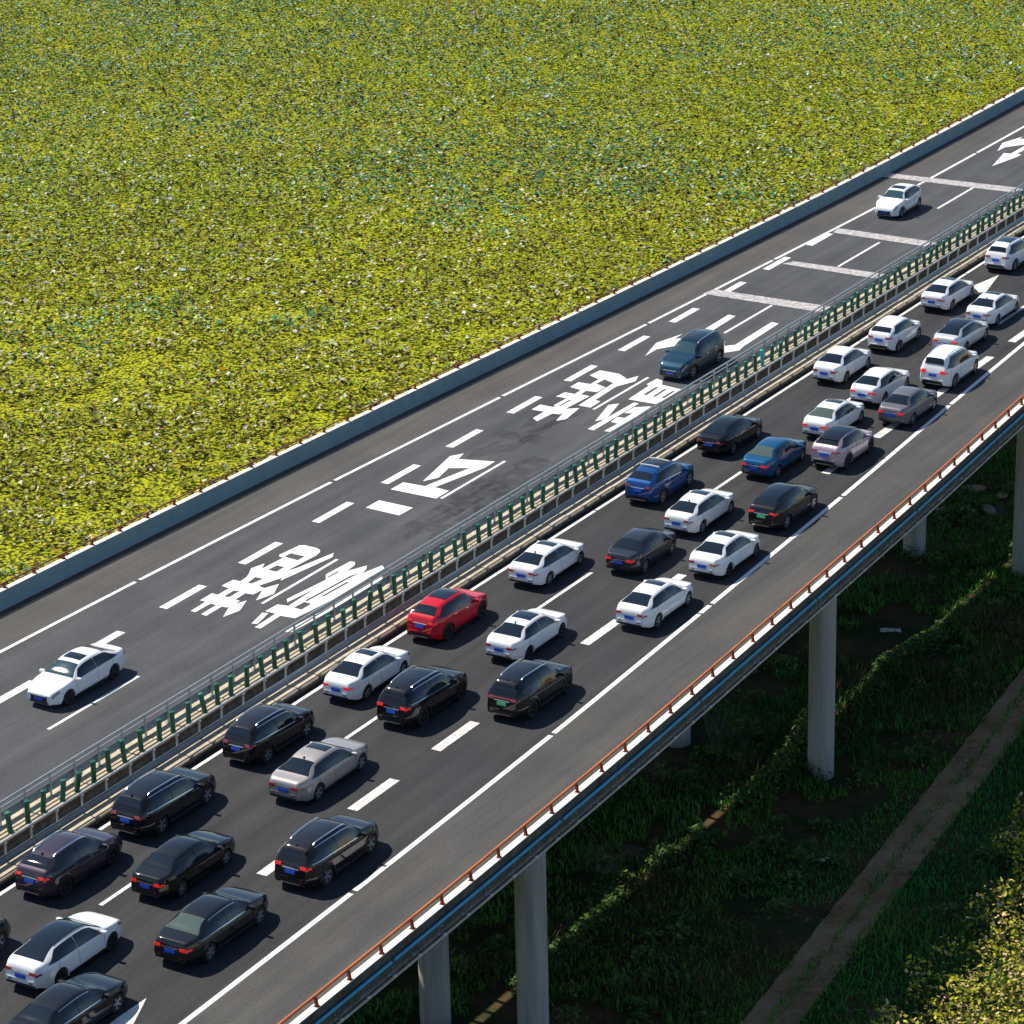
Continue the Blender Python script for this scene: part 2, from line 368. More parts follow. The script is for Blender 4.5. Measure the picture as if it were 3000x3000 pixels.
for s in (6.5, 35.4, 64.4, 93.2):
    for t in (-1.0, 5.0):
        obj('bridge_column', cm, loc=tuple(W(s, t, GZ)), label='round column hidden under the far bridge deck', cat='column', group='columns hidden under the far deck')

# road sheets --------------------------------------------------------
road_l = strip('road_far_carriageway', lambda s: float(T_LE(s)), -4.0, 0.0, S0, S1, 2.0, M['asphalt_left'], 6, kind='structure')
road_r = strip('road_near_carriageway', -7.0, lambda s: float(T_RE(s)), 0.0, S0, S1, 2.0, M['asphalt_right'], 6, kind='structure')
strip('road_shoulder_far', lambda s: float(T_LP(s)) + .05, lambda s: float(T_LE(s)), 0.0, S0, S1, 2.0, M['shoulder_left'], 2, kind='structure')
strip('road_shoulder_near', lambda s: float(T_RE(s)), lambda s: float(T_RP(s)) - .05, 0.0, S0, S1, 2.0, M['shoulder_right'], 2, kind='structure')

# painted lines ------------------------------------------------------
ZP = .005
def line(name, tf, w, s0, s1, m, parent, z=ZP):
    f = tf if callable(tf) else (lambda s, c=tf: c)
    return strip(name, lambda s: float(f(s)) + w / 2, lambda s: float(f(s)) - w / 2, z, s0, s1, 3.0, m, parent=parent)
for k in range(-5, 12):
    s = 14.6 + 15 * k
    if S0 < s and s + 14.8 < S1: line('edge_line', T_LE, .20, s + .15, s + 14.85, M['line'], road_l)
for k in range(-4, 12):
    s = -5.9 + 15 * k
    if S0 < s and s + 14.8 < S1: line('edge_line', T_RE, .22, s + .12, s + 14.88, M['line'], road_r)
line('edge_line', T_LI, .15, S0, S1, M['line'], road_l)
for k in range(-4, 12):
    s = 2 + 15 * k
    if S0 < s: line('edge_line', T_RI, .17, s + .06, s + 14.94, M['line'], road_r)
for k in range(-4, 11): line('lane_dash', 0.0, .16, 15 * k, 15 * k + 6, M['line'], road_l)
for k in range(-10, 12):
    s = 12.5 + 6 * k
    line('lane_dash', 3.594, .44, s, s + 3, M['line'], road_l, ZP + .004)
for k in range(-3, 11): line('lane_dash', -11.145, .17, -11.0 + 15 * k, -5.0 + 15 * k, M['line'], road_r)
for k in range(-7, 19):
    s = -6.35 + 6 * k; line('lane_dash', -14.9, .45, s, s + 3, M['line_old'], road_r)
line('road_arrow', -13.0, .22, 68.4, 76.0, M['line_old'], road_r)

MARKS = [
('road_character',[[(14.0,2.67),(14.94,2.69),(14.9,2.35),(15.78,2.36),(15.86,2.84),(16.71,2.78),(16.7,2.39),(17.22,2.43),(17.65,2.59),(18.23,2.88),(18.65,2.77),(19.0,2.67),(18.4,2.41),(19.99,2.32),(20.03,2.56),(20.22,2.7),(21.65,2.55),(21.77,2.32),(21.73,1.66),(21.59,1.36),(21.36,1.21),(20.95,1.13),(18.67,1.25),(19.22,1.04),(21.58,0.59),(21.11,0.35),(17.59,0.82),(17.94,0.95),(16.64,1.34),(16.52,0.95),(17.24,0.65),(16.17,0.18),(15.16,0.44),(16.33,0.9),(15.66,0.96),(15.63,1.36),(14.81,1.32),(14.8,1.06),(14.38,1.02),(14.97,0.81),(13.87,0.4),(12.9,0.62),(14.0,1.07),(13.87,1.12),(13.88,1.38),(12.68,1.36),(12.73,1.67),(13.89,1.69),(13.92,2.02),(12.79,2.04),(12.81,2.3),(14.0,2.35)],[(14.88,1.99),(15.65,2.01),(15.72,1.73),(14.92,1.72)],[(16.67,1.97),(17.44,2.09),(17.42,1.63),(16.7,1.77)],[(18.42,2.08),(19.06,2.05),(19.07,1.61),(18.42,1.6)],[(20.13,2.36),(20.63,2.33),(20.59,1.53),(20.04,1.55)]]),
('road_character',[[(15.62,-0.93),(15.92,-0.69),(18.65,-0.95),(19.07,-0.65),(19.28,-0.58),(21.05,-0.68),(21.07,-0.92),(20.78,-1.11),(20.0,-1.22),(20.96,-1.65),(20.54,-1.88),(20.01,-1.98),(21.32,-2.25),(21.0,-2.57),(19.8,-2.51),(18.14,-2.61),(16.78,-2.53),(15.34,-2.41),(14.27,-2.28),(14.2,-1.54),(12.61,-1.6),(12.59,-1.3),(14.3,-1.21),(14.32,-0.64),(15.22,-0.68),(15.3,-1.2),(17.5,-1.12)],[(16.18,-1.52),(19.56,-1.67),(20.07,-1.87),(19.38,-1.79),(16.09,-1.64)],[(17.0,-1.87),(18.88,-1.93),(18.85,-2.06),(16.92,-1.99)],[(15.25,-1.54),(16.01,-1.58),(15.98,-1.98),(15.2,-1.97)],[(18.92,-0.83),(19.76,-0.84),(19.72,-0.95),(18.92,-0.91)]]),
('road_character',[[(12.88,-0.92),(14.13,-0.63),(14.19,-0.91),(12.97,-1.18)]]),
('road_character',[[(12.81,-2.75),(13.07,-2.73),(16.43,-2.92),(19.46,-2.96),(20.16,-3.0),(19.8,-3.24),(19.03,-3.24),(16.12,-3.2),(12.87,-3.02)]]),
('road_character',[[(27.24,2.54),(28.39,2.53),(28.28,0.52),(27.09,0.54)]]),
('road_character',[[(29.93,2.87),(31.06,2.86),(31.08,1.62),(34.3,1.03),(33.82,1.95),(32.41,1.67),(31.63,2.08),(35.36,2.84),(36.04,2.43),(35.18,2.23),(35.72,0.41),(34.69,0.38),(31.18,1.1),(31.07,0.22),(29.86,0.21)]]),
('road_character',[[(43.49,2.87),(44.4,2.87),(44.36,1.92),(44.62,2.18),(45.94,2.15),(45.94,2.81),(46.77,2.73),(46.75,2.12),(47.47,2.16),(47.67,2.94),(48.58,2.94),(48.59,2.2),(49.53,2.21),(49.88,3.0),(50.9,2.91),(50.83,1.69),(50.43,1.12),(50.21,0.87),(50.98,0.58),(50.1,0.29),(48.84,0.77),(46.38,0.66),(46.29,0.31),(45.17,0.27),(45.21,1.02),(49.3,1.19),(49.62,1.91),(48.78,1.96),(48.46,1.2),(47.57,1.22),(47.49,1.84),(46.84,1.82),(46.8,1.24),(44.4,1.35),(44.83,0.75),(42.98,0.49),(42.5,0.82),(43.9,1.14),(43.47,1.15),(43.45,1.57),(42.0,1.66),(42.34,2.11),(43.5,2.11)],[(44.6,1.89),(45.74,1.9),(45.81,1.77),(44.65,1.79)]]),
('road_character',[[(43.37,-1.01),(45.98,-0.35),(46.44,-0.75),(43.98,-1.34)]]),
('road_character',[[(42.13,-1.27),(46.94,-1.35),(46.9,-1.66),(42.08,-1.65)]]),
('road_character',[[(42.22,-2.18),(43.56,-2.24),(43.64,-1.78),(44.49,-1.72),(44.51,-2.13),(45.34,-2.14),(45.19,-1.72),(46.23,-1.73),(46.8,-2.47),(44.91,-2.54),(42.26,-2.5)]]),
('road_character',[[(47.27,-0.83),(49.77,-0.71),(49.93,-0.49),(51.03,-0.52),(50.84,-0.96),(50.24,-1.24),(50.03,-2.29),(50.03,-2.68),(47.23,-2.48)],[(48.33,-1.16),(49.72,-1.14),(49.8,-1.31),(48.3,-1.37)],[(48.23,-1.75),(49.61,-1.71),(49.74,-1.85),(48.28,-1.91)],[(48.24,-2.27),(49.48,-2.25),(49.66,-2.39),(48.28,-2.44)]]),
('road_arrow',[[(54.24,1.95),(56.62,2.53),(58.8,2.01),(57.72,1.96),(58.5,1.29),(63.23,1.38),(63.16,0.89),(58.48,0.75),(57.65,0.63),(56.95,1.15),(55.6,1.96)]]),
('road_arrow',[[(54.04,-0.88),(56.42,-0.3),(58.6,-0.82),(57.52,-0.87),(58.3,-1.54),(63.03,-1.45),(62.96,-1.94),(58.28,-2.08),(57.45,-2.2),(56.75,-1.68),(55.4,-0.87)]]),
('road_arrow',[[(101.68,1.06),(105.37,1.72),(105.43,1.24),(107.79,1.21),(111.09,1.07),(110.76,0.67),(106.73,0.79),(105.62,0.85),(105.46,0.48),(104.79,0.52)]]),
('road_arrow',[[(105.66,2.32),(108.0,2.9),(110.32,2.32),(109.5,2.25),(109.79,2.0),(111.45,1.41),(111.31,1.16),(108.21,1.38),(106.94,2.28)]]),
('road_arrow',[[(77.62,-9.27),(75.03,-8.83),(74.53,-8.97),(73.71,-9.6),(73.89,-9.96)]]),
('road_arrow',[[(-15.56,-16.6),(-17.08,-16.53),(-18.6,-16.59),(-18.61,-16.94),(-17.38,-17.34),(-16.08,-16.82)]]),
('rumble_stripe',[[(96.95,6.6),(97.07,-2.44),(96.72,-3.18),(95.78,-2.7),(95.86,6.56)]]),
('rumble_stripe',[[(82.86,3.66),(82.6,-2.66),(82.45,-3.3),(81.38,-2.86),(81.78,3.54)]]),
('rumble_stripe',[[(74.85,2.88),(74.78,-2.57),(74.74,-3.34),(73.65,-3.03),(74.02,3.25)]]),
('rumble_stripe',[[(67.35,3.21),(67.29,-2.86),(67.18,-3.42),(66.01,-3.02),(66.29,4.64),(67.4,4.46)]])]

def poly_sheet(name, loops, z, m, parent):
    bm = bmesh.new(); edges = []
    for L in loops:
        vs = [bm.verts.new(tuple(W(s, t, z))) for s, t in L]
        for i in range(len(vs)): edges.append(bm.edges.new((vs[i], vs[(i + 1) % len(vs)])))
    bmesh.ops.triangle_fill(bm, use_beauty=True, use_dissolve=False, edges=edges)
    me = bpy.data.meshes.new(name); bm.to_mesh(me); bm.free(); me.materials.append(m); fix_up(me)
    for p_ in me.polygons:
        if p_.normal.z < 0: p_.flip()
    return obj(name, me, parent=parent)
for k, (nm, loops) in enumerate(MARKS):
    nearside = loops[0][0][1] < -5
    m = M['rumble'] if nm == 'rumble_stripe' else (M['line_old'] if nearside else M['line'])
    poly_sheet(nm, loops, ZP + .004 + .0006 * (k % 5) + (.004 if nm == 'rumble_stripe' else 0), m, road_r if nearside else road_l)
# ground-off old markings: a darker, rubbed surface with a shape of its own
m = mat('scrubbed_asphalt', (.036, .036, .039), .9, spec=.2); t_, n_, l_, b_ = nodes(m)
g_ = n_.new('ShaderNodeNewGeometry'); a_ = noise(n_, 2.2, 6, .75); l_.new(g_.outputs['Position'], a_.inputs['Vector'])
r_ = ramp(n_, [(.35, (.0, .0, .0)), (.65, (.32, .32, .32))]); l_.new(a_.outputs[0], r_.inputs[0]); l_.new(r_.outputs[0], b_.inputs['Alpha'])
M['scrub'] = m
def ghost(k, ds, dt, z):
    L = [[(a + ds, b + dt) for a, b in lp] for lp in MARKS[k][1]]; poly_sheet('erased_marking', L, z, M['scrub'], road_l)
ghost(6, -17.5, -3.15, .0030); ghost(0, 15.5, -3.3, .0035); ghost(11, -20.0, -.3, .0031); ghost(5, 9.0, -.2, .0033)

# parapets -----------------------------------------------------------
def parapet(name, tin, sg, label, z_rail):
    th = empty(name, tuple(W(30, float(tin(30)), 0)), label=label, cat='parapet')
    pr = lambda s: [(float(tin(s)) + sg * a, z) for a, z in ((0, .006), (.03, .12), (.10, .30), (.16, .80), (.42, .80), (.42, -.30), (.36, -.30), (.36, .006))]
    v, f = loft(pr, S0, S1, 2.0); world_child('wall', fix_normals(mesh('wall', v, f, M['concrete'])), th)
    fp = lambda s: [(float(tin(s)) + sg * a, z) for a, z in ((-.004, .03), (.026, .122), (.096, .302), (.152, .77))]
    v, f = loft(fp, S0, S1, 2.0, closed=False); world_child('painted_face', mesh('painted_face', v, f, M['teal_wall']), th)
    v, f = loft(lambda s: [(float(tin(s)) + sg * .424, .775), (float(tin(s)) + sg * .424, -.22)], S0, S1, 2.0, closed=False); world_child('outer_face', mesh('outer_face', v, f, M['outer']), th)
    v, f = loft(lambda s: [(float(tin(s)) + sg * a, z) for a, z in ((.15, .803), (.15, .815), (.43, .815), (.43, .803))], S0, S1, 2.0); world_child('coping', fix_normals(mesh('coping', v, f, M['wall_top'])), th)
    v, f = loft(lambda s: [(float(tin(s)) + sg * a, z) for a, z in ((.425, -.305), (.425, -.225), (.54, -.235), (.54, -.305))], S0, S1, 4.0); world_child('edge_ledge', fix_normals(mesh('edge_ledge', v, f, M['concrete'])), th)
    path = [W(s, float(tin(s)) + sg * .27, z_rail) for s in np.arange(S0, S1 + .1, 2.0)]
    v, f = tube(path, .058 if sg < 0 else .042, 8); world_child('rail', mesh('rail', v, f, M['rail_red' if sg < 0 else 'rail_rust'], True, 50), th)
    # bracket-shaped posts
    pv, pf = tube([(0, sg * .05, .79), (0, sg * .05, .92), (0, sg * .02, z_rail - .06), (0, 0, z_rail)], [.085, .075, .065, .055], 6)
    b1 = box(0, sg * .05, .815, .18, .16, .03); pv, pf = merge([(pv, pf), b1])
    pm = mesh('post', pv, pf, M['post_red'])
    for s in np.arange(-40.45 if sg < 0 else -20.4, 150, 2.0):
        q = W(s, float(tin(s)) + sg * .27, 0); f_ = float(PHI(s))
        o = bpy.data.objects.new('post', pm); put(o, parent=th); o.matrix_parent_inverse = Matrix.Translation(-Vector(th.location)); o.location = tuple(q); o.rotation_euler = (0, 0, f_)
    return th
pf_ = parapet('bridge_parapet', T_LP, 1, 'far concrete parapet with rusty rail beside the lotus pond', 1.08)
pn_ = parapet('bridge_parapet', T_RP, -1, 'near concrete parapet with white top and bright orange rail', 1.18)
# blue service pipe on brackets outside the near parapet
pipe = empty('service_pipe', tuple(W(30, float(T_RP(30)) - .55, .3)), label='blue pipe running along the outer face of the near parapet', cat='pipe')
for s in np.arange(-46, 118, 12.0):
    v, f = tube([W(q, float(T_RP(q)) - .53, .40) for q in np.arange(s, s + 11.9, 2.95)], .065, 8); world_child('pipe_length', mesh('pipe_length', v, f, M['pipe_blue'], True, 50), pipe)
bv, bf = merge([box(0, -.10, .30, .06, .26, .05), box(0, -.02, .18, .05, .05, .26)]); bm_ = mesh('bracket', bv, bf, M['fascia'])
cv_, cf_ = merge([box(0, -.14, -.06, .05, .30, .06), box(0, -.30, -.03, .09, .07, .10)]); cm_ = mesh('cable_bracket', cv_, cf_, M['bracket'])
for k, s in enumerate(np.arange(-40, 112, 1.65)):
    q = W(s, float(T_RP(s)) - .42, 0)
    for me_, nm in ((bm_, 'bracket'), (cm_, 'cable_bracket')):
        if nm == 'bracket' and k % 2: continue
        o = bpy.data.objects.new(nm, me_); put(o, parent=pipe); o.matrix_parent_inverse = Matrix.Translation(-Vector(pipe.location)); o.location = tuple(q); o.rotation_euler = (0, 0, float(PHI(s)))
v, f = tube([W(q, float(T_RP(q)) - .62, -.04) for q in np.arange(-46, 118, 3.0)], .03, 6); world_child('cable', mesh('cable', v, f, M['rubber']), pipe)

# median: kerb slabs, guard rails, anti-glare cylinders ---------------
def slab_mesh(w, l=1.46, h=.30, c=.17):
    x, y = l / 2, w / 2; c2 = .045
    ring = [(-x + c, -y), (x - c, -y), (x - c * .3, -y + c * .3), (x, -y + c), (x, y - c2), (x - c2, y), (-x + c2, y), (-x, y - c2), (-x, -y + c), (-x + c * .3, -y + c * .3)]
    V = [(a, b, h - .085) for a, b in ring] + [(a, b, h - .02) for a, b in ring] + [(a * .975, b * .96, h) for a, b in ring]; n = len(ring)
    F = [(k + j * n, (k + 1) % n + j * n, (k + 1) % n + n + j * n, k + n + j * n) for j in (0, 1) for k in range(n)] + [tuple(2 * n + k for k in range(n))]
    return mesh('kerb_slab', V, F, M['kerb'])
def kerb(tc, w, ph, flip, label):
    th = empty('median_kerb', tuple(W(30, tc, 0)), label=label, cat='kerb'); sm = slab_mesh(w)
    v, f = loft(lambda s: [(tc + w / 2 - .06, -.01), (tc + w / 2 - .06, .213), (tc - w / 2 + .06, .213), (tc - w / 2 + .06, -.01)], -45, 135, 3.0); world_child('kerb_base', fix_normals(mesh('kerb_base', v, f, M['kerb_brown'] if flip else M['outer'])), th)  # near base is darkened: the shade on the kerb face is in its colour
    for s in np.arange(-45 + ph, 135, 1.5):
        o = bpy.data.objects.new('kerb_slab', sm); put(o, parent=th); o.matrix_parent_inverse = Matrix.Translation(-Vector(th.location))
        o.location = tuple(W(s + .75, tc, random.uniform(-.012, .012))); o.rotation_euler = (0, 0, float(PHI(s)) + (math.pi if flip else 0) + random.uniform(-.004, .004))
kerb(-6.535, 1.17, .1, False, 'row of beige concrete slabs edging the median beside the queue of cars')
kerb(-4.62, 1.16, .78, True, 'row of beige concrete slabs edging the median on the far side')
def guardrail(tp, sg, ph, pipes, beam, label):
    """sg: side of the post that faces its carriageway"""
    th = empty('guardrail', tuple(W(30, tp, 0)), label=label, cat='guardrail')
    tb = tp + sg * .085; z0, z1 = beam; h = z1 - z0
    prof = [(0, z0), (.025, z0 + .14 * h), (.025, z0 + .36 * h), (-.012, z0 + .45 * h), (-.012, z0 + .55 * h), (.025, z0 + .64 * h), (.025, z0 + .86 * h), (0, z1)]
    pr = lambda s: [(tb + sg * a, z) for a, z in prof] + [(tb + sg * (a - .012), z) for a, z in reversed(prof)]
    v, f = loft(pr, -45, 135, 3.0); world_child('beam', fix_normals(mesh('beam', v, f, M['beam'], True, 30)), th)
    for z, off, r in pipes:
        v, f = tube([W(s, tp + sg * off, z) for s in np.arange(-45, 135.1, 3.0)], r, 8); world_child('pipe_rail', mesh('pipe_rail', v, f, M['steel'], True, 50), th)
    zt = pipes[0][0]
    pv, pf = merge([box(0, 0, (.25 + zt) / 2, .055, .08, zt - .25), box(0, sg * .045, (z0 + z1) / 2, .12, .07, .2), box(0, 0, .308, .16, .16, .014), box(0, sg * .02, zt - .05, .07, .13, .05)])
    pm = mesh('post', pv, pf, M['steel'])
    for s in np.arange(-44.9 + ph, 134, 1.5):
        o = bpy.data.objects.new('post', pm); put(o, parent=th); o.matrix_parent_inverse = Matrix.Translation(-Vector(th.location)); o.location = tuple(W(s, tp, 0)); o.rotation_euler = (0, 0, float(PHI(s)))
guardrail(-4.35, 1, .68, ((1.25, 0.0, .045), (1.0, .05, .035)), (.42, .80), 'far median guardrail with two pale pipes over a steel beam')
guardrail(-6.42, -1, .0, ((1.14, -.03, .045),), (.34, .70), 'near median guardrail with blue grey steel beam beside the traffic queue')
def cyl_mesh(r, h, m):
    prof = [(r, 0), (r, h - .05), (r * 1.12, h - .05), (r * 1.12, h - .01), (r * .9, h + .01)]; seg = 14; V, F = [], []
    for a, z in prof:
        for i in range(seg): w = 2 * math.pi * i / seg; V.append((a * math.cos(w), a * math.sin(w), z))
    for j in range(len(prof) - 1):
        for i in range(seg): F.append((j * seg + i, j * seg + (i + 1) % seg, (j + 1) * seg + (i + 1) % seg, (j + 1) * seg + i))
    F.append(tuple((len(prof) - 1) * seg + i for i in range(seg))); return mesh('anti_glare_post', V, F, m, True, 40)
gm2 = cyl_mesh(.105, .86, M['green_faded'])
gm, tm = cyl_mesh(.105, .90, M['green']), cyl_mesh(.105, .90, M['teal'])
k = 0
for s in np.arange(18.0 - 1.02 * 62, 133, 1.02):
    teal = abs(s - 54.75) < .5
    o = obj('anti_glare_post', tm if teal else (gm if random.random() < .65 else gm2), loc=tuple(W(s + random.uniform(-.09, .09), -5.03 + random.uniform(-.05, .05), .298)), cat='post',
            label='bright teal cylinder standing among the green anti-glare posts' if teal else 'upright dark green anti-glare cylinder standing on the median', group=None if teal else 'green anti-glare cylinders on the median')
    lean = .15 if random.random() < .13 else .035
    o.rotation_euler = (random.gauss(0, lean), random.gauss(0, lean), random.random() * 6)

# ------------------------------------------------------------------ cars
def pchip(xs, ys):
    xs = np.array(xs, float); ys = np.array(ys, float); h = np.diff(xs); d = np.diff(ys) / h; m = np.zeros(len(xs)); m[0], m[-1] = d[0], d[-1]
    for i in range(1, len(xs) - 1):
        if d[i - 1] * d[i] > 0:
            w1, w2 = 2 * h[i] + h[i - 1], h[i] + 2 * h[i - 1]; m[i] = (w1 + w2) / (w1 / d[i - 1] + w2 / d[i])
    def f(x):
        x = np.clip(x, xs[0], xs[-1]); i = np.clip(np.searchsorted(xs, x) - 1, 0, len(h) - 1); t = (x - xs[i]) / h[i]
        return (2 * t**3 - 3 * t**2 + 1) * ys[i] + (t**3 - 2 * t**2 + t) * h[i] * m[i] + (-2 * t**3 + 3 * t**2) * ys[i + 1] + (t**3 - t**2) * h[i] * m[i + 1]
    return f
def sstep(a, b, x): t = np.clip((x - a) / (b - a), 0, 1); return t * t * (3 - 2 * t)

class CarShape:
    """x forward, y left, z up; origin on the ground in the middle of the car"""
    def __init__(c, L, Wd, wb, fo, r, top, belt, roofw, ws, rw, side, tail, style):
        c.L, c.W, c.wb, c.r = L, Wd, wb, r; c.xf = L / 2 - fo; c.xr = c.xf - wb
        c.top = pchip(*zip(*top)); c.belt = pchip(*zip(*belt)); c.roofw = roofw; c.ws, c.rw, c.side, c.tail, c.style = ws, rw, side, tail, style
    def section(c, x):
        u = (x + c.L / 2) / c.L; zt = float(c.top(u)); zb0 = .20 + .14 * sstep(.10, 0, u) + .06 * sstep(.92, 1, u)
        ends = max(0.0, (abs(x) - (c.L / 2 - 1.15)) / 1.15)
        w = c.W / 2 * (1 - (.29 if x < 0 else .32) * ends ** 2.5) * (1 - .015 * (abs(x) / c.L * 2) ** 2)
        zbt = min(float(c.belt(u)), zt - .035); zb = zb0
        for xw in (c.xf, c.xr):
            Ra = c.r * 1.10; d = abs(x - xw)
            if d < Ra: zb = max(zb, c.r * .98 + math.sqrt(Ra * Ra - d * d))
        zb = min(zb, zbt - .12); h = zt - zbt; g = float(sstep(.10, .42, h)); B = zbt - zb0
        yr = (1 - g) * .86 * w + g * min(c.roofw * (1 - .13 * float(sstep(.42, .10, u))), .80 * w)
        f = lambda k: max(zb + .02, zb0 + k * B)
        pts = [(0, zb), (.82 * w, zb), (.965 * w, zb + .025), (1.0 * w, f(.36)), (.985 * w, f(.66)), (.985 * w, max(zb + .07, zbt - .10)), (.945 * w, zbt),
               ((.945 * w + yr) / 2 + .022, zbt + .47 * h), (yr, zbt + .85 * h), (yr * .86, zbt + .945 * h), (yr * .48, zbt + .988 * h), (0, zt)]
        return np.array(pts)
    def deform(c, p):
        x, y, z = p; e = max(0.0, (-x - (c.L / 2 - .5)) / .5); e2 = max(0.0, (x - (c.L / 2 - .6)) / .6)
        x = x + e * e * .42 * (z - .58) ** 2 - e2 * e2 * .30 * (z - .45) ** 2
        return (x, y, z)
    def pt(c, x, v, sgn=1):
        P = c.section(x); i = int(min(max(math.floor(v), 0), 10)); t = v - i
        p0, p1, p2, p3 = P[max(i - 1, 0)], P[i], P[i + 1], (P[i + 2] if i + 2 < 12 else np.array([-P[10][0], P[10][1]]))
        if i in (5, 6, 1): q = p1 * (1 - t) + p2 * t                        # keep the shoulder crisp
        else: q = .5 * ((2 * p1) + (-p0 + p2) * t + (2 * p0 - 5 * p1 + 4 * p2 - p3) * t * t + (-p0 + 3 * p1 - 3 * p2 + p3) * t ** 3)
        return np.array(c.deform((x, sgn * q[0], q[1])))
    def body(c):
        xs = np.unique(np.concatenate([np.linspace(-c.L / 2, c.L / 2, 56), np.linspace(-c.L / 2, -c.L / 2 + .5, 10), np.linspace(c.L / 2 - .35, c.L / 2, 7)] + [xw + c.r * 1.10 * np.array([-1.0, -.97, -.85, -.6, -.3, 0, .3, .6, .85, .97, 1.0]) for xw in (c.xf, c.xr)]))
        vs = [0, 1, 2] + list(np.arange(2.5, 11.01, .5)); n = 2 * len(vs) - 2; V, F = [], []
        for x in xs:
            V += [c.pt(x, v) for v in vs] + [c.pt(x, v, -1) for v in vs[-2:0:-1]]
        for i in range(len(xs) - 1):
            for k in range(n):
                a, b = i * n + k, i * n + (k + 1) % n; F.append((a, a + n, b + n, b))
        F.append(tuple(range(n))); F.append(tuple(reversed([(len(xs) - 1) * n + k for k in range(n)])))
        return V, F
    def patch(c, corners, sgn, off=.012, nu=8, nv=5, top=False):
        """corners: ((x,v) rear-low, front-low, front-high, rear-high); a panel that follows the body skin"""
        (x0, v0), (x1, v1), (x2, v2), (x3, v3) = corners; V, F = [], []
        def s2(x, v): return c.pt(x, v, sgn) if v <= 11 else c.pt(x, 22 - v, -sgn)
        G = [[None] * (nv + 1) for _ in range(nu + 1)]
        for i in range(nu + 1):
            a = i / nu
            for j in range(nv + 1):
                b = j / nv
                x = (1 - a) * ((1 - b) * x0 + b * x3) + a * ((1 - b) * x1 + b * x2); v = (1 - a) * ((1 - b) * v0 + b * v3) + a * ((1 - b) * v1 + b * v2)
                p = s2(x, v); e = .01
                dx = s2(x + e, v) - s2(x - e, v); dv = s2(x, min(v + .03, 21.9)) - s2(x, max(v - .03, .1)); nn = -np.cross(dx, dv) * sgn
                ln = np.linalg.norm(nn); nn = nn / ln if ln > 1e-9 else np.array([0, 0, 1.0])
                G[i][j] = p + nn * off
        for i in range(nu + 1): V += G[i]
        m = nv + 1
        for i in range(nu):
            for j in range(nv):
                q = (i * m + j, i * m + m + j, i * m + m + j + 1, i * m + j + 1); F.append(q[::-1] if sgn > 0 else q)
        return V, F
    def lens(c, xa, xb, x_lo, x_hi, sgn, off=.012, nu=10, nv=5):
        """side glass between xa and xb of an arched outline that runs from x_lo to x_hi"""
        def vr(x):
            a = (x - x_lo) / (x_hi - x_lo); rise = min(1.0, max(0.0, a / .20)) ** .75; fall = min(1.0, max(0.0, (1 - a) / .12)) ** .9
            lo = 6.13 + .35 * max(0.0, .12 - a) / .12
            return lo, lo + (7.80 - lo) * min(rise, fall)
        G = []
        for i in range(nu + 1):
            x = xa + (xb - xa) * i / nu; lo, hi = vr(x)
            for j in range(nv + 1):
                v = lo + (hi - lo) * j / nv; p = c.pt(x, v, sgn); dx = c.pt(x + .01, v, sgn) - c.pt(x - .01, v, sgn); dv = c.pt(x, v + .03, sgn) - c.pt(x, v - .03, sgn)
                nn = -np.cross(dx, dv) * sgn; nn /= max(np.linalg.norm(nn), 1e-9); G.append(p + nn * off)
        m = nv + 1; F = []
        for i in range(nu):
            for j in range(nv):
                q = (i * m + j, i * m + m + j, i * m + m + j + 1, i * m + j + 1); F.append(q[::-1] if sgn > 0 else q)
        return G, F
    def X(c, u): return u * c.L - c.L / 2
def slab(c, x, y0, y1, z0, z1, d=.02, sg=-1):
    """thin box on the rear (sg=-1) or front face, following its lean"""
    V = []
    for dx in (-.06, d):
        for y, z in ((y0, z0), (y1, z0), (y1, z1), (y0, z1)):
            q = c.deform((x, y, z)); V.append((q[0] + sg * dx, q[1], q[2]))
    return V, [(0, 1, 2, 3), (7, 6, 5, 4), (0, 4, 5, 1), (1, 5, 6, 2), (2, 6, 7, 3), (3, 7, 4, 0)]

SED_TOP = [(0, .93), (.010, 1.02), (.04, 1.065), (.10, 1.09), (.135, 1.115), (.20, 1.245), (.28, 1.375), (.36, 1.445), (.45, 1.47), (.53, 1.455), (.59, 1.40), (.66, 1.24), (.735, 1.045), (.76, 1.01), (.84, .955), (.92, .87), (.965, .80), (.99, .73), (1, .66)]
SED_BELT = [(0, .82), (.05, .92), (.20, .955), (.45, .925), (.70, .895), (.80, .865), (.92, .75), (1, .58)]
FAST_TOP = [(0, .95), (.010, 1.04), (.035, 1.085), (.07, 1.11), (.095, 1.135), (.16, 1.24), (.25, 1.355), (.34, 1.425), (.44, 1.45), (.53, 1.43), (.59, 1.37), (.66, 1.21), (.735, 1.03), (.76, .995), (.84, .94), (.92, .86), (.965, .79), (.99, .72), (1, .65)]
SUV_TOP = [(0, 1.10), (.008, 1.19), (.020, 1.26), (.035, 1.345), (.065, 1.49), (.095, 1.58), (.13, 1.63), (.22, 1.675), (.34, 1.70), (.46, 1.69), (.55, 1.645), (.60, 1.565), (.66, 1.37), (.715, 1.185), (.74, 1.14), (.84, 1.075), (.92, .985), (.965, .87), (.99, .76), (1, .66)]
SUV_BELT = [(0, 1.0), (.04, 1.11), (.20, 1.12), (.45, 1.06), (.70, 1.00), (.82, .965), (.93, .83), (1, .56)]
CPE_TOP = [(0, 1.08), (.008, 1.17), (.025, 1.22), (.055, 1.275), (.11, 1.40), (.17, 1.50), (.25, 1.57), (.36, 1.62), (.46, 1.625), (.55, 1.575), (.60, 1.505), (.66, 1.32), (.725, 1.125), (.75, 1.08), (.84, 1.02), (.92, .93), (.965, .82), (.99, .71), (1, .62)]
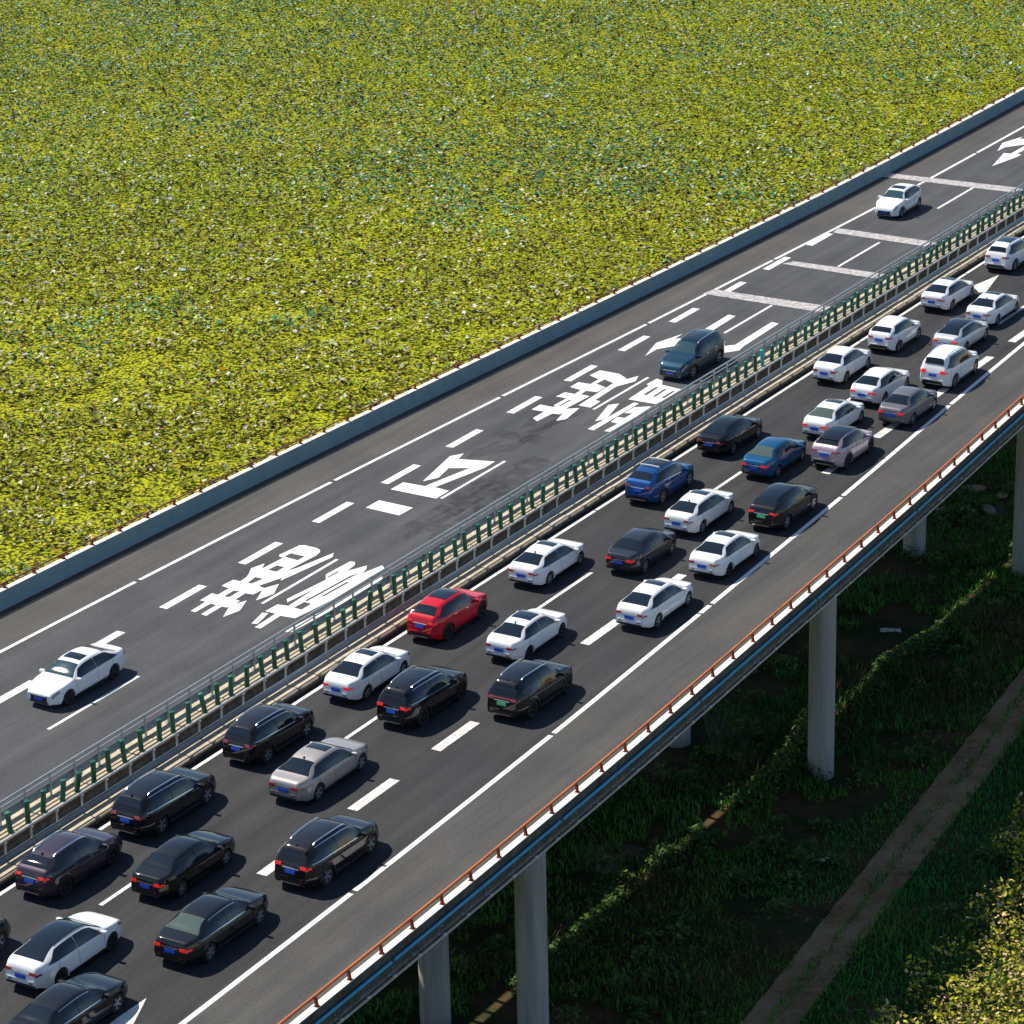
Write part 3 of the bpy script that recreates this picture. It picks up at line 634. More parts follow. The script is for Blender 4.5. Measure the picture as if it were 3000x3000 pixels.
CPE_BELT = [(0, .98), (.04, 1.09), (.20, 1.11), (.45, 1.03), (.70, .96), (.82, .925), (.93, .79), (1, .54)]
MPV_TOP = [(0, 1.03), (.008, 1.20), (.022, 1.36), (.045, 1.55), (.075, 1.67), (.12, 1.73), (.26, 1.775), (.42, 1.785), (.55, 1.74), (.61, 1.67), (.68, 1.46), (.745, 1.245), (.77, 1.19), (.85, 1.13), (.92, 1.05), (.965, .94), (.99, .82), (1, .70)]
MPV_BELT = [(0, .98), (.05, 1.08), (.20, 1.12), (.45, 1.08), (.70, 1.05), (.82, 1.02), (.93, .90), (1, .60)]
HAT_TOP = [(0, 1.04), (.008, 1.13), (.022, 1.19), (.045, 1.26), (.09, 1.37), (.15, 1.44), (.20, 1.51), (.30, 1.57), (.42, 1.60), (.52, 1.575), (.59, 1.50), (.66, 1.31), (.72, 1.125), (.745, 1.08), (.84, 1.01), (.92, .92), (.965, .81), (.99, .70), (1, .62)]
TYPES = {
 'sedan':  CarShape(4.70, 1.82, 2.72, .92, .325, SED_TOP, SED_BELT, .575, (.60, .735), (.140, .285), (.150, .30, .59, .715), (.74, .87), 'sedan'),
 'bigsedan': CarShape(5.02, 1.88, 3.00, .90, .345, SED_TOP, SED_BELT, .595, (.60, .735), (.140, .285), (.150, .30, .59, .715), (.74, .87), 'sedan'),
 'fastback': CarShape(4.78, 1.85, 2.80, .92, .335, FAST_TOP, SED_BELT, .57, (.60, .735), (.098, .255), (.115, .28, .59, .715), (.78, .90), 'sedan'),
 'suv':    CarShape(4.62, 1.87, 2.74, .92, .372, SUV_TOP, SUV_BELT, .61, (.605, .715), (.030, .092), (.065, .165, .595, .70), (.94, 1.07), 'suv'),
 'bigsuv': CarShape(4.90, 1.93, 2.90, .94, .39, SUV_TOP, SUV_BELT, .63, (.605, .715), (.030, .092), (.065, .165, .595, .70), (.94, 1.07), 'suv'),
 'coupe':  CarShape(4.65, 1.87, 2.76, .92, .375, CPE_TOP, CPE_BELT, .59, (.605, .725), (.058, .165), (.085, .225, .595, .705), (.93, 1.04), 'coupe'),
 'hatch':  CarShape(4.38, 1.80, 2.63, .88, .335, HAT_TOP, CPE_BELT, .585, (.605, .72), (.042, .140), (.075, .20, .595, .695), (.88, 1.02), 'suv'),
 'mpv':    CarShape(5.00, 1.96, 3.02, .95, .37, MPV_TOP, MPV_BELT, .655, (.615, .745), (.022, .062), (.05, .10, .60, .725), (.88, 1.08), 'suv')}

def wheel_meshes(r, w=.22):
    seg = 24; prof = [(.62 * r, w / 2 - .015), (.93 * r, w / 2), (r, w / 2 - .03), (r, -w / 2 + .03), (.93 * r, -w / 2), (.62 * r, -w / 2 + .01)]; V, F = [], []
    for a, y in prof:
        for i in range(seg): q = 2 * math.pi * i / seg; V.append((a * math.cos(q), y, a * math.sin(q)))
    for j in range(len(prof) - 1):
        for i in range(seg): F.append((j * seg + i, j * seg + (i + 1) % seg, (j + 1) * seg + (i + 1) % seg, (j + 1) * seg + i))
    F.append(tuple(5 * seg + i for i in range(seg)))
    tyre = fix_normals(mesh('tyre', V, F, M['rubber'], True, 40))
    parts = []; y = w / 2 - .02
    for k in range(5):                                            # five spokes and a rim ring
        a = 2 * math.pi * k / 5; ca, sa = math.cos(a), math.sin(a); pts = []
        for rr, hw in ((.08 * r, .10 * r), (.64 * r, .12 * r)):
            for dy in (0, -.03):
                for sg in (-1, 1): pts.append((ca * rr - sa * hw * sg, y + dy - (.02 if rr < .2 * r else 0), sa * rr + ca * hw * sg))
        parts.append((pts, [(0, 1, 5, 4), (2, 6, 7, 3), (0, 4, 6, 2), (1, 3, 7, 5), (4, 5, 7, 6)]))
    ring = []
    for a, yy in ((.60 * r, y), (.68 * r, y + .004), (.68 * r, y - .05), (.60 * r, y - .05)):
        for i in range(seg): q = 2 * math.pi * i / seg; ring.append((a * math.cos(q), yy, a * math.sin(q)))
    parts.append((ring, [(j * seg + i, j * seg + (i + 1) % seg, (j + 1) % 4 * seg + (i + 1) % seg, (j + 1) % 4 * seg + i) for j in range(4) for i in range(seg)]))
    hub = [(.13 * r * math.cos(2 * math.pi * i / 10), y - .005, .13 * r * math.sin(2 * math.pi * i / 10)) for i in range(10)]; parts.append((hub, [tuple(range(10))]))
    rv, rf = merge(parts); rim = fix_normals(mesh('rim', rv, rf))
    disc = mesh('brake_disc', [(.6 * r * math.cos(2 * math.pi * i / 20), y - .06, .6 * r * math.sin(2 * math.pi * i / 20)) for i in range(20)], [tuple(range(20))]); disc.materials.append(M['underside'])
    return tyre, rim, disc
def carpaint(name, col, metal=0.0, rough=.35): return mat(name, col, rough + .1, metal, .06, 1.0)
M['glass'] = mat('window_glass', (.006, .010, .014), .04, 0, .9)
M['glass_green'] = mat('window_glass_clear', (.07, .10, .08), .06, 0, .9)
M['windscreen'] = mat('windscreen_glass', (.03, .07, .085), .06, 0, .6)
M['chrome'] = mat('chrome', (.75, .76, .78), .18, 1.0)
M['trim'] = mat('black_trim', (.012, .012, .013), .5)
M['underside'] = mat('underside', (.008, .008, .008), .9)
M['tail'] = mat('tail_lamp', (.28, .008, .008), .25, 0, .5, 1.0)
M['tail_on'] = mat('tail_lamp_lit', (.55, .012, .01), .3, emit=((1.0, .02, .012), .22))
M['amber_on'] = mat('indicator_lit', (.8, .25, .02), .3, emit=((1.0, .30, .03), 2.5))
M['headlamp'] = mat('head_lamp', (.10, .12, .14), .10, .2, .9, 1.0)
M['plate_blue'] = mat('plate_blue', (.010, .07, .50), .5)
M['plate_green'] = mat('plate_green', (.05, .42, .17), .5)
M['plate_white'] = mat('plate_letters', (.75, .78, .8), .5)
M['rim_silver'] = mat('rim_silver', (.42, .44, .46), .35, .7)
M['rim_dark'] = mat('rim_dark', (.035, .036, .038), .4, .4)
PAINT = {'white': carpaint('paint_white', (.80, .81, .82), 0, .4), 'pearl': carpaint('paint_pearl', (.72, .73, .75), 0, .35), 'black': carpaint('paint_black', (.006, .007, .009)),
         'black2': carpaint('paint_black_warm', (.010, .009, .010)), 'darkgrey': carpaint('paint_dark_grey', (.022, .026, .034), .2), 'plum': carpaint('paint_plum_grey', (.045, .034, .050), .4),
         'red': carpaint('paint_red', (.55, .008, .022), 0, .35), 'blue': carpaint('paint_blue', (.003, .055, .20), .2), 'midblue': carpaint('paint_mid_blue', (.005, .075, .19), .3),
         'champagne': carpaint('paint_champagne', (.36, .335, .32), .5, .4), 'grey': carpaint('paint_grey', (.16, .155, .17), .5, .4), 'lilac': carpaint('paint_lilac', (.46, .36, .42), .45, .4),
         'teal': carpaint('paint_teal', (.006, .036, .066), .3), 'silver': carpaint('paint_silver', (.60, .63, .66), .4, .35)}

MESHCACHE = {}
def car_meshes(tn):
    """list of (part name, mesh, material key or None for the paint, parent part name)"""
    if tn in MESHCACHE: return MESHCACHE[tn]
    c = TYPES[tn]; P = []; X = c.X
    def add(n, vf, m, smooth=True, sharp=30, fixn=False):
        me = mesh(n, vf[0], vf[1], M[m] if m else None, smooth, sharp)
        if m is None: me.materials.append(PAINT['white'])
        if fixn: fix_normals(me)
        P.append((n, me, m)); return me
    add('body', c.body(), None, True, 38, True)
    ws0, ws1 = X(c.ws[1]), X(c.ws[0]); ws_mesh = c.patch(((ws1, 8.75), (ws0, 8.35), (ws0, 13.65), (ws1, 13.25)), 1, nu=10, nv=14); add('windscreen', ws_mesh, 'windscreen', fixn=False)
    r0, r1 = X(c.rw[0]), X(c.rw[1]); add('rear_window', c.patch(((r0, 8.55), (r1, 8.8), (r1, 13.2), (r0, 13.45)), 1, nu=10, nv=14), 'glass')
    xl, xu, xfu, xfl = [X(q) for q in c.side]; xb = (xu + xfu) / 2 - .02; g = .014
    for sg in (1, -1):
        add('side_window', c.lens(xl, xb - g, xl, xfl, sg), 'glass')
        add('side_window', c.lens(xb + g, xfl, xl, xfl, sg), 'glass')
        add('door_handle', c.patch(((xb - .45, 5.30), (xb - .27, 5.30), (xb - .27, 5.55), (xb - .45, 5.55)), sg, .03, 2, 1), 'chrome' if c.style != 'sedan' else None, False)
        add('door_handle', c.patch(((xb + .50, 5.30), (xb + .68, 5.30), (xb + .68, 5.55), (xb + .50, 5.55)), sg, .03, 2, 1), 'chrome' if c.style != 'sedan' else None, False)
        # lower sill trim between the wheels
        add('sill_trim', c.patch(((c.xr + c.r * 1.2, 2.15), (c.xf - c.r * 1.2, 2.15), (c.xf - c.r * 1.2, 2.55), (c.xr + c.r * 1.2, 2.55)), sg, .015, 8, 1), 'trim')
        # mirror
        q = c.pt(xfl - .06, 6.1, sg); mv, mf = box(0, 0, 0, .15, .24, .15); bmm = bmesh.new(); mm = mesh('mirror', mv, mf, None); bmm.from_mesh(mm)
        bmesh.ops.bevel(bmm, geom=bmm.edges[:], offset=.04, segments=2, affect='EDGES', profile=.5)
        bmm.verts.ensure_lookup_table()
        for v in bmm.verts: v.co = Vector((v.co.x + q[0], v.co.y + q[1] + sg * .10, v.co.z + q[2] + .05))
        bmm.to_mesh(mm); bmm.free(); mm.materials.append(PAINT['white']); P.append(('mirror', mm, None))
        # head lamp wraps the front corner
        add('headlight', c.patch(((X(.915), 5.5), (X(.985), 5.2), (X(.985), 6.4), (X(.915), 7.2)), sg, .014, 6, 4), 'headlamp')
        # tail lamp: side wrap + rear panel
        z0, z1 = c.tail; yw = c.section(-c.L / 2)[4][0]
        v1 = c.patch(((X(.002), 5.15), (X(.055), 4.55), (X(.045), 5.25), (X(.002), 5.95)), sg, .014, 5, 3)
        v2 = slab(c, -c.L / 2, sg * yw * .62, sg * yw * .985, z0 + .03, z1, .022); add('taillight', merge([v1, v2]), 'tail', False)
        # door seams
        for xx in (xb, xb - (xfl - xl) * .36, xfl + .02):
            add('door_seam', c.patch(((xx - .008, 2.7), (xx + .008, 2.7), (xx + .008, 5.9), (xx - .008, 5.9)), sg, .004, 1, 8), 'trim', False)
    zp = .63 if c.style == 'sedan' else .76
    pl = slab(c, -c.L / 2, -.215, .215, zp, zp + .13, .03); me = mesh('rear_plate', *pl, M['plate_blue']); P.append(('rear_plate', me, 'PLATE'))
    add('rear_diffuser', slab(c, -c.L / 2, -.62, .62, .34, .43, .02), 'trim', False)
    add('trunk_trim', slab(c, -c.L / 2, -.36, .36, zp + .17, zp + .195, .022), 'chrome', False)
    pl = slab(c, c.L / 2, -.22, .22, .40, .53, .05, 1); me = mesh('front_plate', *pl, M['plate_blue']); P.append(('front_plate', me, 'PLATE'))
    yf = c.section(c.L / 2)[4][0]
    add('grille', slab(c, c.L / 2, -.68 * yf, .68 * yf, .37, float(c.top(1.0)) - .05, .02, 1), 'trim', False)
    add('grille_bar', slab(c, c.L / 2, -.62 * yf, .62 * yf, float(c.top(1.0)) - .06, float(c.top(1.0)) - .035, .035, 1), 'chrome', False)
    add('lower_intake', slab(c, c.L / 2, -.8 * yf, .8 * yf, .28, .36, .02, 1), 'trim', False)
    if c.style != 'sedan':
        for xw in (c.xf, c.xr):
            for sg in (1, -1):
                V_, F_ = [], []
                for q in range(15):
                    a = math.pi * q / 14
                    for Rr in (c.r * 1.07, c.r * 1.24):
                        x_ = xw + Rr * math.cos(a); z_ = c.r * .98 + Rr * math.sin(a); y_ = c.section(x_)[3][0] * (1.0 if z_ < .8 else .99) + .012; V_.append(c.deform((x_, sg * y_, z_)))
                for q in range(14): F_.append((2 * q, 2 * q + 1, 2 * q + 3, 2 * q + 2))
                add('wheel_arch_trim', (V_, F_), 'trim', False)
        add('bumper_trim', slab(c, -c.L / 2, -.80 * c.section(-c.L / 2)[4][0], .80 * c.section(-c.L / 2)[4][0], .40, .53, .03), 'trim', False)
        add('skid_plate', slab(c, -c.L / 2, -.42, .42, .36, .40, .045), 'chrome', False)
    yb = c.section(-c.L / 2)[3][0]
    add('bumper_step', slab(c, -c.L / 2, -.86 * yb, .86 * yb, .555, .60, .028), None, False)
    for sg in (1, -1): add('reflector', slab(c, -c.L / 2, sg * .60 * yb, sg * .80 * yb, .485, .515, .036), 'tail', False)
    # optional pieces
    def opt(n, vf, m, smooth=True):
        me = mesh(n, vf[0], vf[1], M[m] if m else None, smooth, 35)
        if m is None: me.materials.append(PAINT['black'])
        return (n, me, m)
    O = {}
    rf, rr = X(c.ws[0]) - .12, X(c.rw[1]) + .10; roof_l = rf - rr
    O['sunroof'] = [opt('sunroof', c.patch(((rf - .62, 9.35), (rf - .12, 9.35), (rf - .12, 12.65), (rf - .62, 12.65)), 1, .014, 5, 8), 'glass')]
    O['pano'] = [opt('sunroof', c.patch(((rf - roof_l * .70, 9.2), (rf - .08, 9.2), (rf - .08, 12.8), (rf - roof_l * .70, 12.8)), 1, .014, 7, 8), 'glass')]
    O['blackroof'] = [opt('roof_panel', c.patch(((X(c.rw[1]) + .01, 8.65), (X(c.ws[0]) - .01, 8.65), (X(c.ws[0]) - .01, 13.35), (X(c.rw[1]) + .01, 13.35)), 1, .013, 12, 12), 'glass')]
    rails = []
    for sg in (1, -1):
        x0, x1 = X(max(c.rw[1], .15)) + .12, X(c.ws[0]) - .15
        path = [c.pt(x0, 8.9, sg) + (0, 0, .0)] + [c.pt(x, 8.9, sg) + np.array((0, 0, .055)) for x in np.linspace(x0 + .1, x1 - .1, 8)] + [c.pt(x1, 8.9, sg)]
        rails.append(opt('roof_rail', tube(path, .022, 6), 'chrome'))
    O['rails'] = rails
    bars = []
    for x in (X(.28), X(.48)):
        a, b_ = c.pt(x, 8.9, 1), c.pt(x, 8.9, -1); up = np.array((0, 0, .10)); bars.append(opt('roof_bar', tube([a, a + up, (a + b_) / 2 + up + (0, 0, .02), b_ + up, b_], .032, 6), 'bracket'))
    O['bars'] = bars
    fin = c.pt(X(c.rw[1]) + .12, 11, 1); fv = [(fin[0] - .1, 0.02, fin[2]), (fin[0] - .1, -.02, fin[2]), (fin[0] + .1, 0, fin[2]), (fin[0] - .1, 0, fin[2] + .08)]
    O['fin'] = [opt('antenna_fin', (fv, [(0, 1, 3), (1, 2, 3), (2, 0, 3), (0, 2, 1)]), 'trim', False)]
    O['windowtrim'] = [opt('window_trim', c.patch(((xl - .03, 6.02), (xfl + .05, 6.02), (xfl + .04, 6.13), (xl - .02, 6.12)), sg, .018, 16, 1), 'chrome') for sg in (1, -1)] + \
                      [opt('window_trim', c.patch(((xu - .05, 7.78), (xfu + .02, 7.78), (xfu + .02, 7.92), (xu - .05, 7.92)), sg, .018, 16, 1), 'chrome') for sg in (1, -1)]
    O['silltrim'] = [opt('sill_strip', c.patch(((c.xr + c.r * 1.25, 2.55), (c.xf - c.r * 1.25, 2.55), (c.xf - c.r * 1.25, 2.66), (c.xr + c.r * 1.25, 2.66)), sg, .02, 8, 1), 'chrome') for sg in (1, -1)]
    sx = X(c.rw[1]) - .02
    O['spoiler'] = [opt('spoiler', c.patch(((sx - .17, 8.9), (sx + .05, 8.9), (sx + .05, 13.1), (sx - .17, 13.1)), 1, .05, 4, 10), None)]
    O['lightbar'] = [opt('light_bar', slab(c, -c.L / 2, -.62, .62, c.tail[1] - .05, c.tail[1] - .015, .026), 'tail', False)]
    ww = wheel_meshes(c.r)
    MESHCACHE[tn] = (P, O, ww, c); return MESHCACHE[tn]

def make_car(name, tn, paint, s, t, d, label, opts=(), plate='plate_blue', rim='rim_silver', tail='tail', glass=None, sc=1.0, yaw=0.0):
    P, O, ww, c = car_meshes(tn)
    f = float(PHI(s)) + (0 if d > 0 else math.pi) + yaw; root = empty(name, tuple(W(s, t, .004)), f, label=label, cat='car', group='cars on the motorway')
    rr_ = random.Random(label); root.scale = (sc * rr_.uniform(.985, 1.015), rr_.uniform(.975, 1.015), rr_.uniform(.97, 1.03))
    for nm, me, mk in list(P) + [x for o_ in opts for x in O[o_]]:
        o = bpy.data.objects.new(nm, me); put(o, parent=root)
        over = None
        if mk is None: over = PAINT[paint] if nm != 'spoiler' else PAINT['black' if paint in ('lilac', 'white') else paint]
        elif mk == 'PLATE': over = M[plate]
        elif nm in ('taillight', 'light_bar') and tail != 'tail': over = M[tail]
        elif nm == 'rear_window' and glass: over = M[glass]
        elif nm == 'door_handle' and paint.startswith('black'): over = PAINT[paint]
        if over: o.material_slots[0].link = 'OBJECT'; o.material_slots[0].material = over
    hw = c.W / 2 * .965
    for x in (c.xf, c.xr):
        for sg in (1, -1):
            wh = bpy.data.objects.new('wheel', None); wh.empty_display_size = .1; put(wh, parent=root); wh.location = (x, sg * (hw - .115), c.r); wh.rotation_euler = (0, 0, 0 if sg > 0 else math.pi)
            for nm, me in zip(('tyre', 'rim', 'brake_disc'), ww):
                o = bpy.data.objects.new(nm, me); put(o, parent=wh)
                if nm == 'rim':
                    if not me.materials: me.materials.append(M['rim_silver'])
                    o.material_slots[0].link = 'OBJECT'; o.material_slots[0].material = M[rim]
    return root
# s, t from the wheel contacts in the photograph
def near_car(name, tn, paint, s_rear, s_front, t_contact, label, **kw):
    c = TYPES[tn]; wbx = (c.xf + c.xr) / 2
    return make_car(name, tn, paint, (s_rear + s_front) / 2 - wbx, t_contact + c.W / 2 * .965 - .02, 1, label, **kw)
SUVN = 'sport_utility_car'
near_car(SUVN, 'bigsuv', 'black', -18.3, -15.39, -10.2, 'black car nose poking in at the left edge, behind the white black-roofed sedan', opts=('rails',))
near_car(SUVN, 'coupe', 'plum', -10.96, -8.25, -9.64, 'plum grey coupe-roofed crossover beside the median at lower left', opts=('rails', 'fin'), rim='rim_dark', tail='tail_on')
near_car(SUVN, 'bigsuv', 'black', -5.4, -2.49, -9.75, 'long black wagon-like SUV with roof rails, third from the bottom along the median', opts=('rails', 'windowtrim', 'silltrim', 'fin'))
near_car(SUVN, 'suv', 'black2', 1.63, 4.28, -9.73, 'black SUV with chrome-framed windows behind the white sunroof sedan, beside the median', opts=('rails', 'windowtrim', 'silltrim'))
near_car('sedan_car', 'sedan', 'white', 8.53, 11.19, -9.87, 'white sedan with small sunroof directly behind the red crossover', opts=('sunroof',), tail='tail_on')
near_car(SUVN, 'coupe', 'red', 15.31, 18.1, -9.56, 'bright red crossover with black glass roof beside the median', opts=('pano',), rim='rim_dark', tail='tail_on')
near_car('sedan_car', 'fastback', 'white', 22.72, 25.61, -10.24, 'white sedan ahead of the red crossover in the lane along the median', opts=('sunroof', 'fin'))
near_car(SUVN, 'coupe', 'blue', 34.27, 37.05, -9.84, 'deep blue crossover with two silver roof bars', opts=('bars', 'windowtrim', 'pano'), tail='tail')
near_car('sedan_car', 'fastback', 'black', 42.12, 44.92, -9.66, 'black fastback sedan ahead of the blue crossover with roof bars', opts=(), tail='tail')
near_car('sedan_car', 'sedan', 'white', 55.0, 57.65, -9.88, 'plain-roofed white sedan beside the median, first one ahead of the black fastback', opts=())
near_car('hatchback_car', 'hatch', 'white', 61.13, 63.76, -10.16, 'white tall hatchback with black rear window strip beside the median', opts=('windowtrim',))
near_car('sedan_car', 'fastback', 'white', 69.65, 72.4, -9.7, 'white fastback with a full-width tail lamp strip, just behind the white arrow head', opts=('sunroof', 'lightbar'))
near_car(SUVN, 'suv', 'white', 78.76, 81.5, -9.82, 'white SUV with dark glass roof cut by the right edge', opts=('pano', 'rails'))
near_car('sedan_car', 'sedan', 'black', -9.05, -6.32, -13.37, 'black sedan with lit red lamps in the middle lane at lower left', opts=(), tail='tail_on')
near_car('sedan_car', 'bigsedan', 'champagne', -.27, 2.79, -13.33, 'champagne silver sedan with dark sunroof in the middle lane', opts=('sunroof', 'fin'))
near_car(SUVN, 'bigsuv', 'black', 7.43, 10.31, -13.27, 'black SUV with roof rails beside the white sunroof sedan in the middle lane', opts=('rails', 'windowtrim', 'spoiler', 'fin'), rim='rim_dark', tail='tail_on')
near_car('sedan_car', 'sedan', 'white', 15.12, 17.86, -13.66, 'white sedan with large black glass roof, right of the red crossover', opts=('pano', 'fin'), rim='rim_dark')
near_car('sedan_car', 'sedan', 'darkgrey', 26.06, 28.68, -13.33, 'charcoal sedan between two white sedans in the middle lane', opts=(), tail='tail_on', sc=.95)
near_car('sedan_car', 'fastback', 'white', 31.67, 34.49, -13.37, 'white sedan with dark sunroof between the blue crossover and the black hatch with green plate', opts=('sunroof', 'fin'))
near_car('sedan_car', 'sedan', 'midblue', 40.11, 42.87, -13.12, 'blue sedan with pale seen-through rear window', opts=(), glass='glass_green', tail='tail_on')
near_car('sedan_car', 'sedan', 'white', 46.75, 49.4, -13.25, 'white sedan with sunroof and pale rear window ahead of the blue sedan', opts=('sunroof',), glass='glass_green', tail='tail_on')
near_car('sedan_car', 'fastback', 'white', 52.61, 55.45, -13.15, 'white sedan with plain roof left of the grey sedan', opts=(), tail='tail_on')
near_car('sedan_car', 'fastback', 'silver', 62.65, 65.3, -13.5, 'pale silver sedan with glossy black roof', opts=('blackroof',), tail='tail_on')
near_car('sedan_car', 'sedan', 'white', 68.19, 71.07, -13.02, 'white sedan with small sunroof over a painted arrow, farthest in the middle lane', opts=('sunroof', 'fin'))
near_car('sedan_car', 'fastback', 'white', -16.28, -13.46, -13.58, 'white sedan with glossy black roof at the bottom left corner', opts=('blackroof',), rim='rim_dark')
near_car('sedan_car', 'bigsedan', 'black', -12.45, -9.45, -17.03, 'black limousine with pale green rear window at lower left', opts=('windowtrim', 'silltrim'), glass='glass_green', tail='tail_on')
near_car(SUVN, 'bigsuv', 'black2', -5.92, -3.01, -17.52, 'black SUV with chrome roof rails next to the edge line at lower centre', opts=('rails', 'windowtrim', 'silltrim', 'spoiler', 'fin'), tail='tail_on')
near_car(SUVN, 'bigsuv', 'black', 10.12, 12.87, -16.81, 'black SUV with green plate and silver roof rails', opts=('rails', 'silltrim', 'spoiler', 'fin', 'lightbar'), plate='plate_green', rim='rim_dark', sc=.97)
near_car('sedan_car', 'fastback', 'white', 20.64, 23.53, -16.86, 'white sedan with small sunroof alone in the outer lane behind the charcoal sedan', opts=('sunroof',))
near_car('sedan_car', 'sedan', 'white', 27.37, 30.21, -16.85, 'white sedan with narrow sunroof just behind the black hatch with green plate', opts=('sunroof',), rim='rim_dark')
near_car('hatchback_car', 'coupe', 'black', 33.91, 36.91, -16.58, 'black sloping-tail hatch with green plate and one amber lamp', opts=('blackroof',), plate='plate_green', tail='tail_on', sc=1.05)
near_car(SUVN, 'coupe', 'lilac', 42.86, 45.43, -15.58, 'pinkish lilac coupe crossover with black roof', opts=('blackroof', 'spoiler'), rim='rim_dark', sc=.96)
near_car('sedan_car', 'sedan', 'grey', 50.26, 53.03, -15.78, 'metallic grey sedan without sunroof', opts=(), tail='tail_on')
near_car(SUVN, 'mpv', 'white', 56.73, 59.61, -15.33, 'white people carrier with black side band ahead of the grey sedan', opts=('rails', 'spoiler'), tail='tail_on', sc=.93)
near_car('sedan_car', 'bigsedan', 'black', -19.8, -16.76, -16.35, 'black sedan cut off by the bottom edge at lower left', opts=('windowtrim',))
def far_car(name, tn, paint, s_front, s_rear, t_contact, label, **kw):
    c = TYPES[tn]; wbx = (c.xf + c.xr) / 2
    return make_car(name, tn, paint, (s_rear + s_front) / 2 + wbx, t_contact + c.W / 2 * .965 - .02, -1, label, **kw)
far_car('sedan_car', 'bigsedan', 'white', 2.34, 5.27, .70, 'white oncoming sedan with black sunroof at the far left', opts=('sunroof',), rim='rim_dark')
far_car(SUVN, 'bigsuv', 'teal', 51.9, 54.9, -2.3, 'dark teal oncoming SUV driving over the painted characters', opts=('rails', 'pano'), sc=1.04)
far_car(SUVN, 'hatch', 'white', 86.9, 89.6, 1.12, 'small white oncoming crossover near the upper right', opts=('sunroof',))

# ------------------------------------------------------------------ land beside and below the bridge
def st_of(P):
    f = 1.0295; ex, ey = P[:, 0] + 18.9119, P[:, 1] - 111.253
    return ex * math.cos(f) + ey * math.sin(f), -ex * math.sin(f) + ey * math.cos(f)
TRACK = smooth_table([(-60, -31.2), (14.5, -25.95), (41.5, -23.65), (60, -22.0), (160, -13.2)], 5)
def track_material():
    m = mat('dirt_track', (.10, .075, .055), .95, spec=.1); t, n, l, b = nodes(m)
    g = n.new('ShaderNodeNewGeometry'); a = noise(n, .5, 8, .75); l.new(g.outputs['Position'], a.inputs['Vector'])
    r = ramp(n, [(.3, (.16, .085, .036)), (.5, (.32, .205, .105)), (.72, (.42, .29, .165))]); l.new(a.outputs[0], r.inputs[0])
    f = noise(n, 7, 6, .8); l.new(g.outputs['Position'], f.inputs['Vector'])
    l.new(mix(n, l, .6, r.outputs[0], f.outputs[0], 'OVERLAY'), b.inputs['Base Color']); bump(n, l, b, f.outputs[0], .7, .08); return m
strip('dirt_track', lambda s: float(TRACK(s)) + 1.1 + .03 * math.sin(s * 2.7), lambda s: float(TRACK(s)) - 1.1 - .03 * math.sin(s * 2.3 + 1), GZ + .03, -40, 150, .5, track_material(), 3, kind='structure')
M['mud'] = mat('mud', (.045, .026, .015), .45, spec=.5)
for nm, L in (('mud_patch', [(9.3, 140.2), (11.5, 140.6), (14.0, 139.1), (15.0, 136), (14.4, 132.7), (11.9, 132.5), (9.6, 135.5)]), ('mud_patch', [(2.4, 125.3), (4.8, 125.6), (6.8, 124.4), (5.8, 122.3), (2.6, 122.8)]),
              ('mud_patch', [(26.1, 168.8), (28.5, 169.5), (30.3, 168.0), (27.4, 162.0), (23.4, 161.1), (23.0, 164.5)])):
    me = mesh(nm, [(x, y, GZ + .02) for x, y in L], [tuple(range(len(L)))], M['mud']); fix_up(me); obj(nm, me, kind='structure')

def blades(n, region, hmin, hmax, wmin, wmax, palette, pw, lean, mask=None, seed=1, patch=4.0, segs=2):
    r = np.random.default_rng(seed); x0, x1, y0, y1 = region; P = r.random((n, 2)) * (x1 - x0, y1 - y0) + (x0, y0)
    s, t = st_of(P); keep = np.abs(t - TRACK(s)) > .66 + .42 * vnoise(P[:, 0], P[:, 1], .5, seed + 3) + .25 * vnoise(P[:, 0], P[:, 1], 3, seed + 2)
    keep |= (np.abs(t - TRACK(s)) < .30 * r.random(len(t)) ** .5) & (vnoise(P[:, 0], P[:, 1], 1.1, seed + 4) > .30)
    if mask is not None: keep &= mask(P, s, t)
    P = P[keep]; n = len(P); hs = vnoise(P[:, 0], P[:, 1], patch, seed + 5); h = (hmin + (hmax - hmin) * r.random(n)) * (.45 + 1.1 * hs); w = r.uniform(wmin, wmax, n)
    az = r.random(n) * 6.283; d = np.stack([np.cos(az), np.sin(az)], 1); sd = np.stack([-d[:, 1], d[:, 0]], 1); ln = np.abs(r.normal(0, lean, n))
    def at(k, fr, side): 
        z = GZ + h * fr * (1 - .25 * ln * fr); off = ln * h * fr ** 1.8
        return np.concatenate([P + d * off[:, None] + sd * (side * w * k)[:, None] if True else 0, z[:, None]], 1)
    one = np.ones(n); V = np.stack([at(.5, 0, one), at(.5, 0, -one), at(.55, .55, one), at(.55, .55, -one), at(0, 1.0, one)], 1)
    b = np.arange(n) * 5; F = np.concatenate([np.stack([b, b + 1, b + 3], 1), np.stack([b, b + 3, b + 2], 1), np.stack([b + 2, b + 3, b + 4], 1)])
    pal = np.array(palette); pn = vnoise(P[:, 0], P[:, 1], patch * 1.7, seed + 6); idx = np.clip(((pn * .75 + .25 * r.random(n)) * len(pal)).astype(int), 0, len(pal) - 1)
    c = pal[idx] * r.uniform(.6, 1.35, n)[:, None]
    return V.reshape(-1, 3), F, np.repeat(c, 5, 0)
GREEN = [(.09, .13, .024), (.06, .20, .024), (.045, .22, .04), (.08, .27, .03), (.11, .23, .028), (.13, .11, .040)]
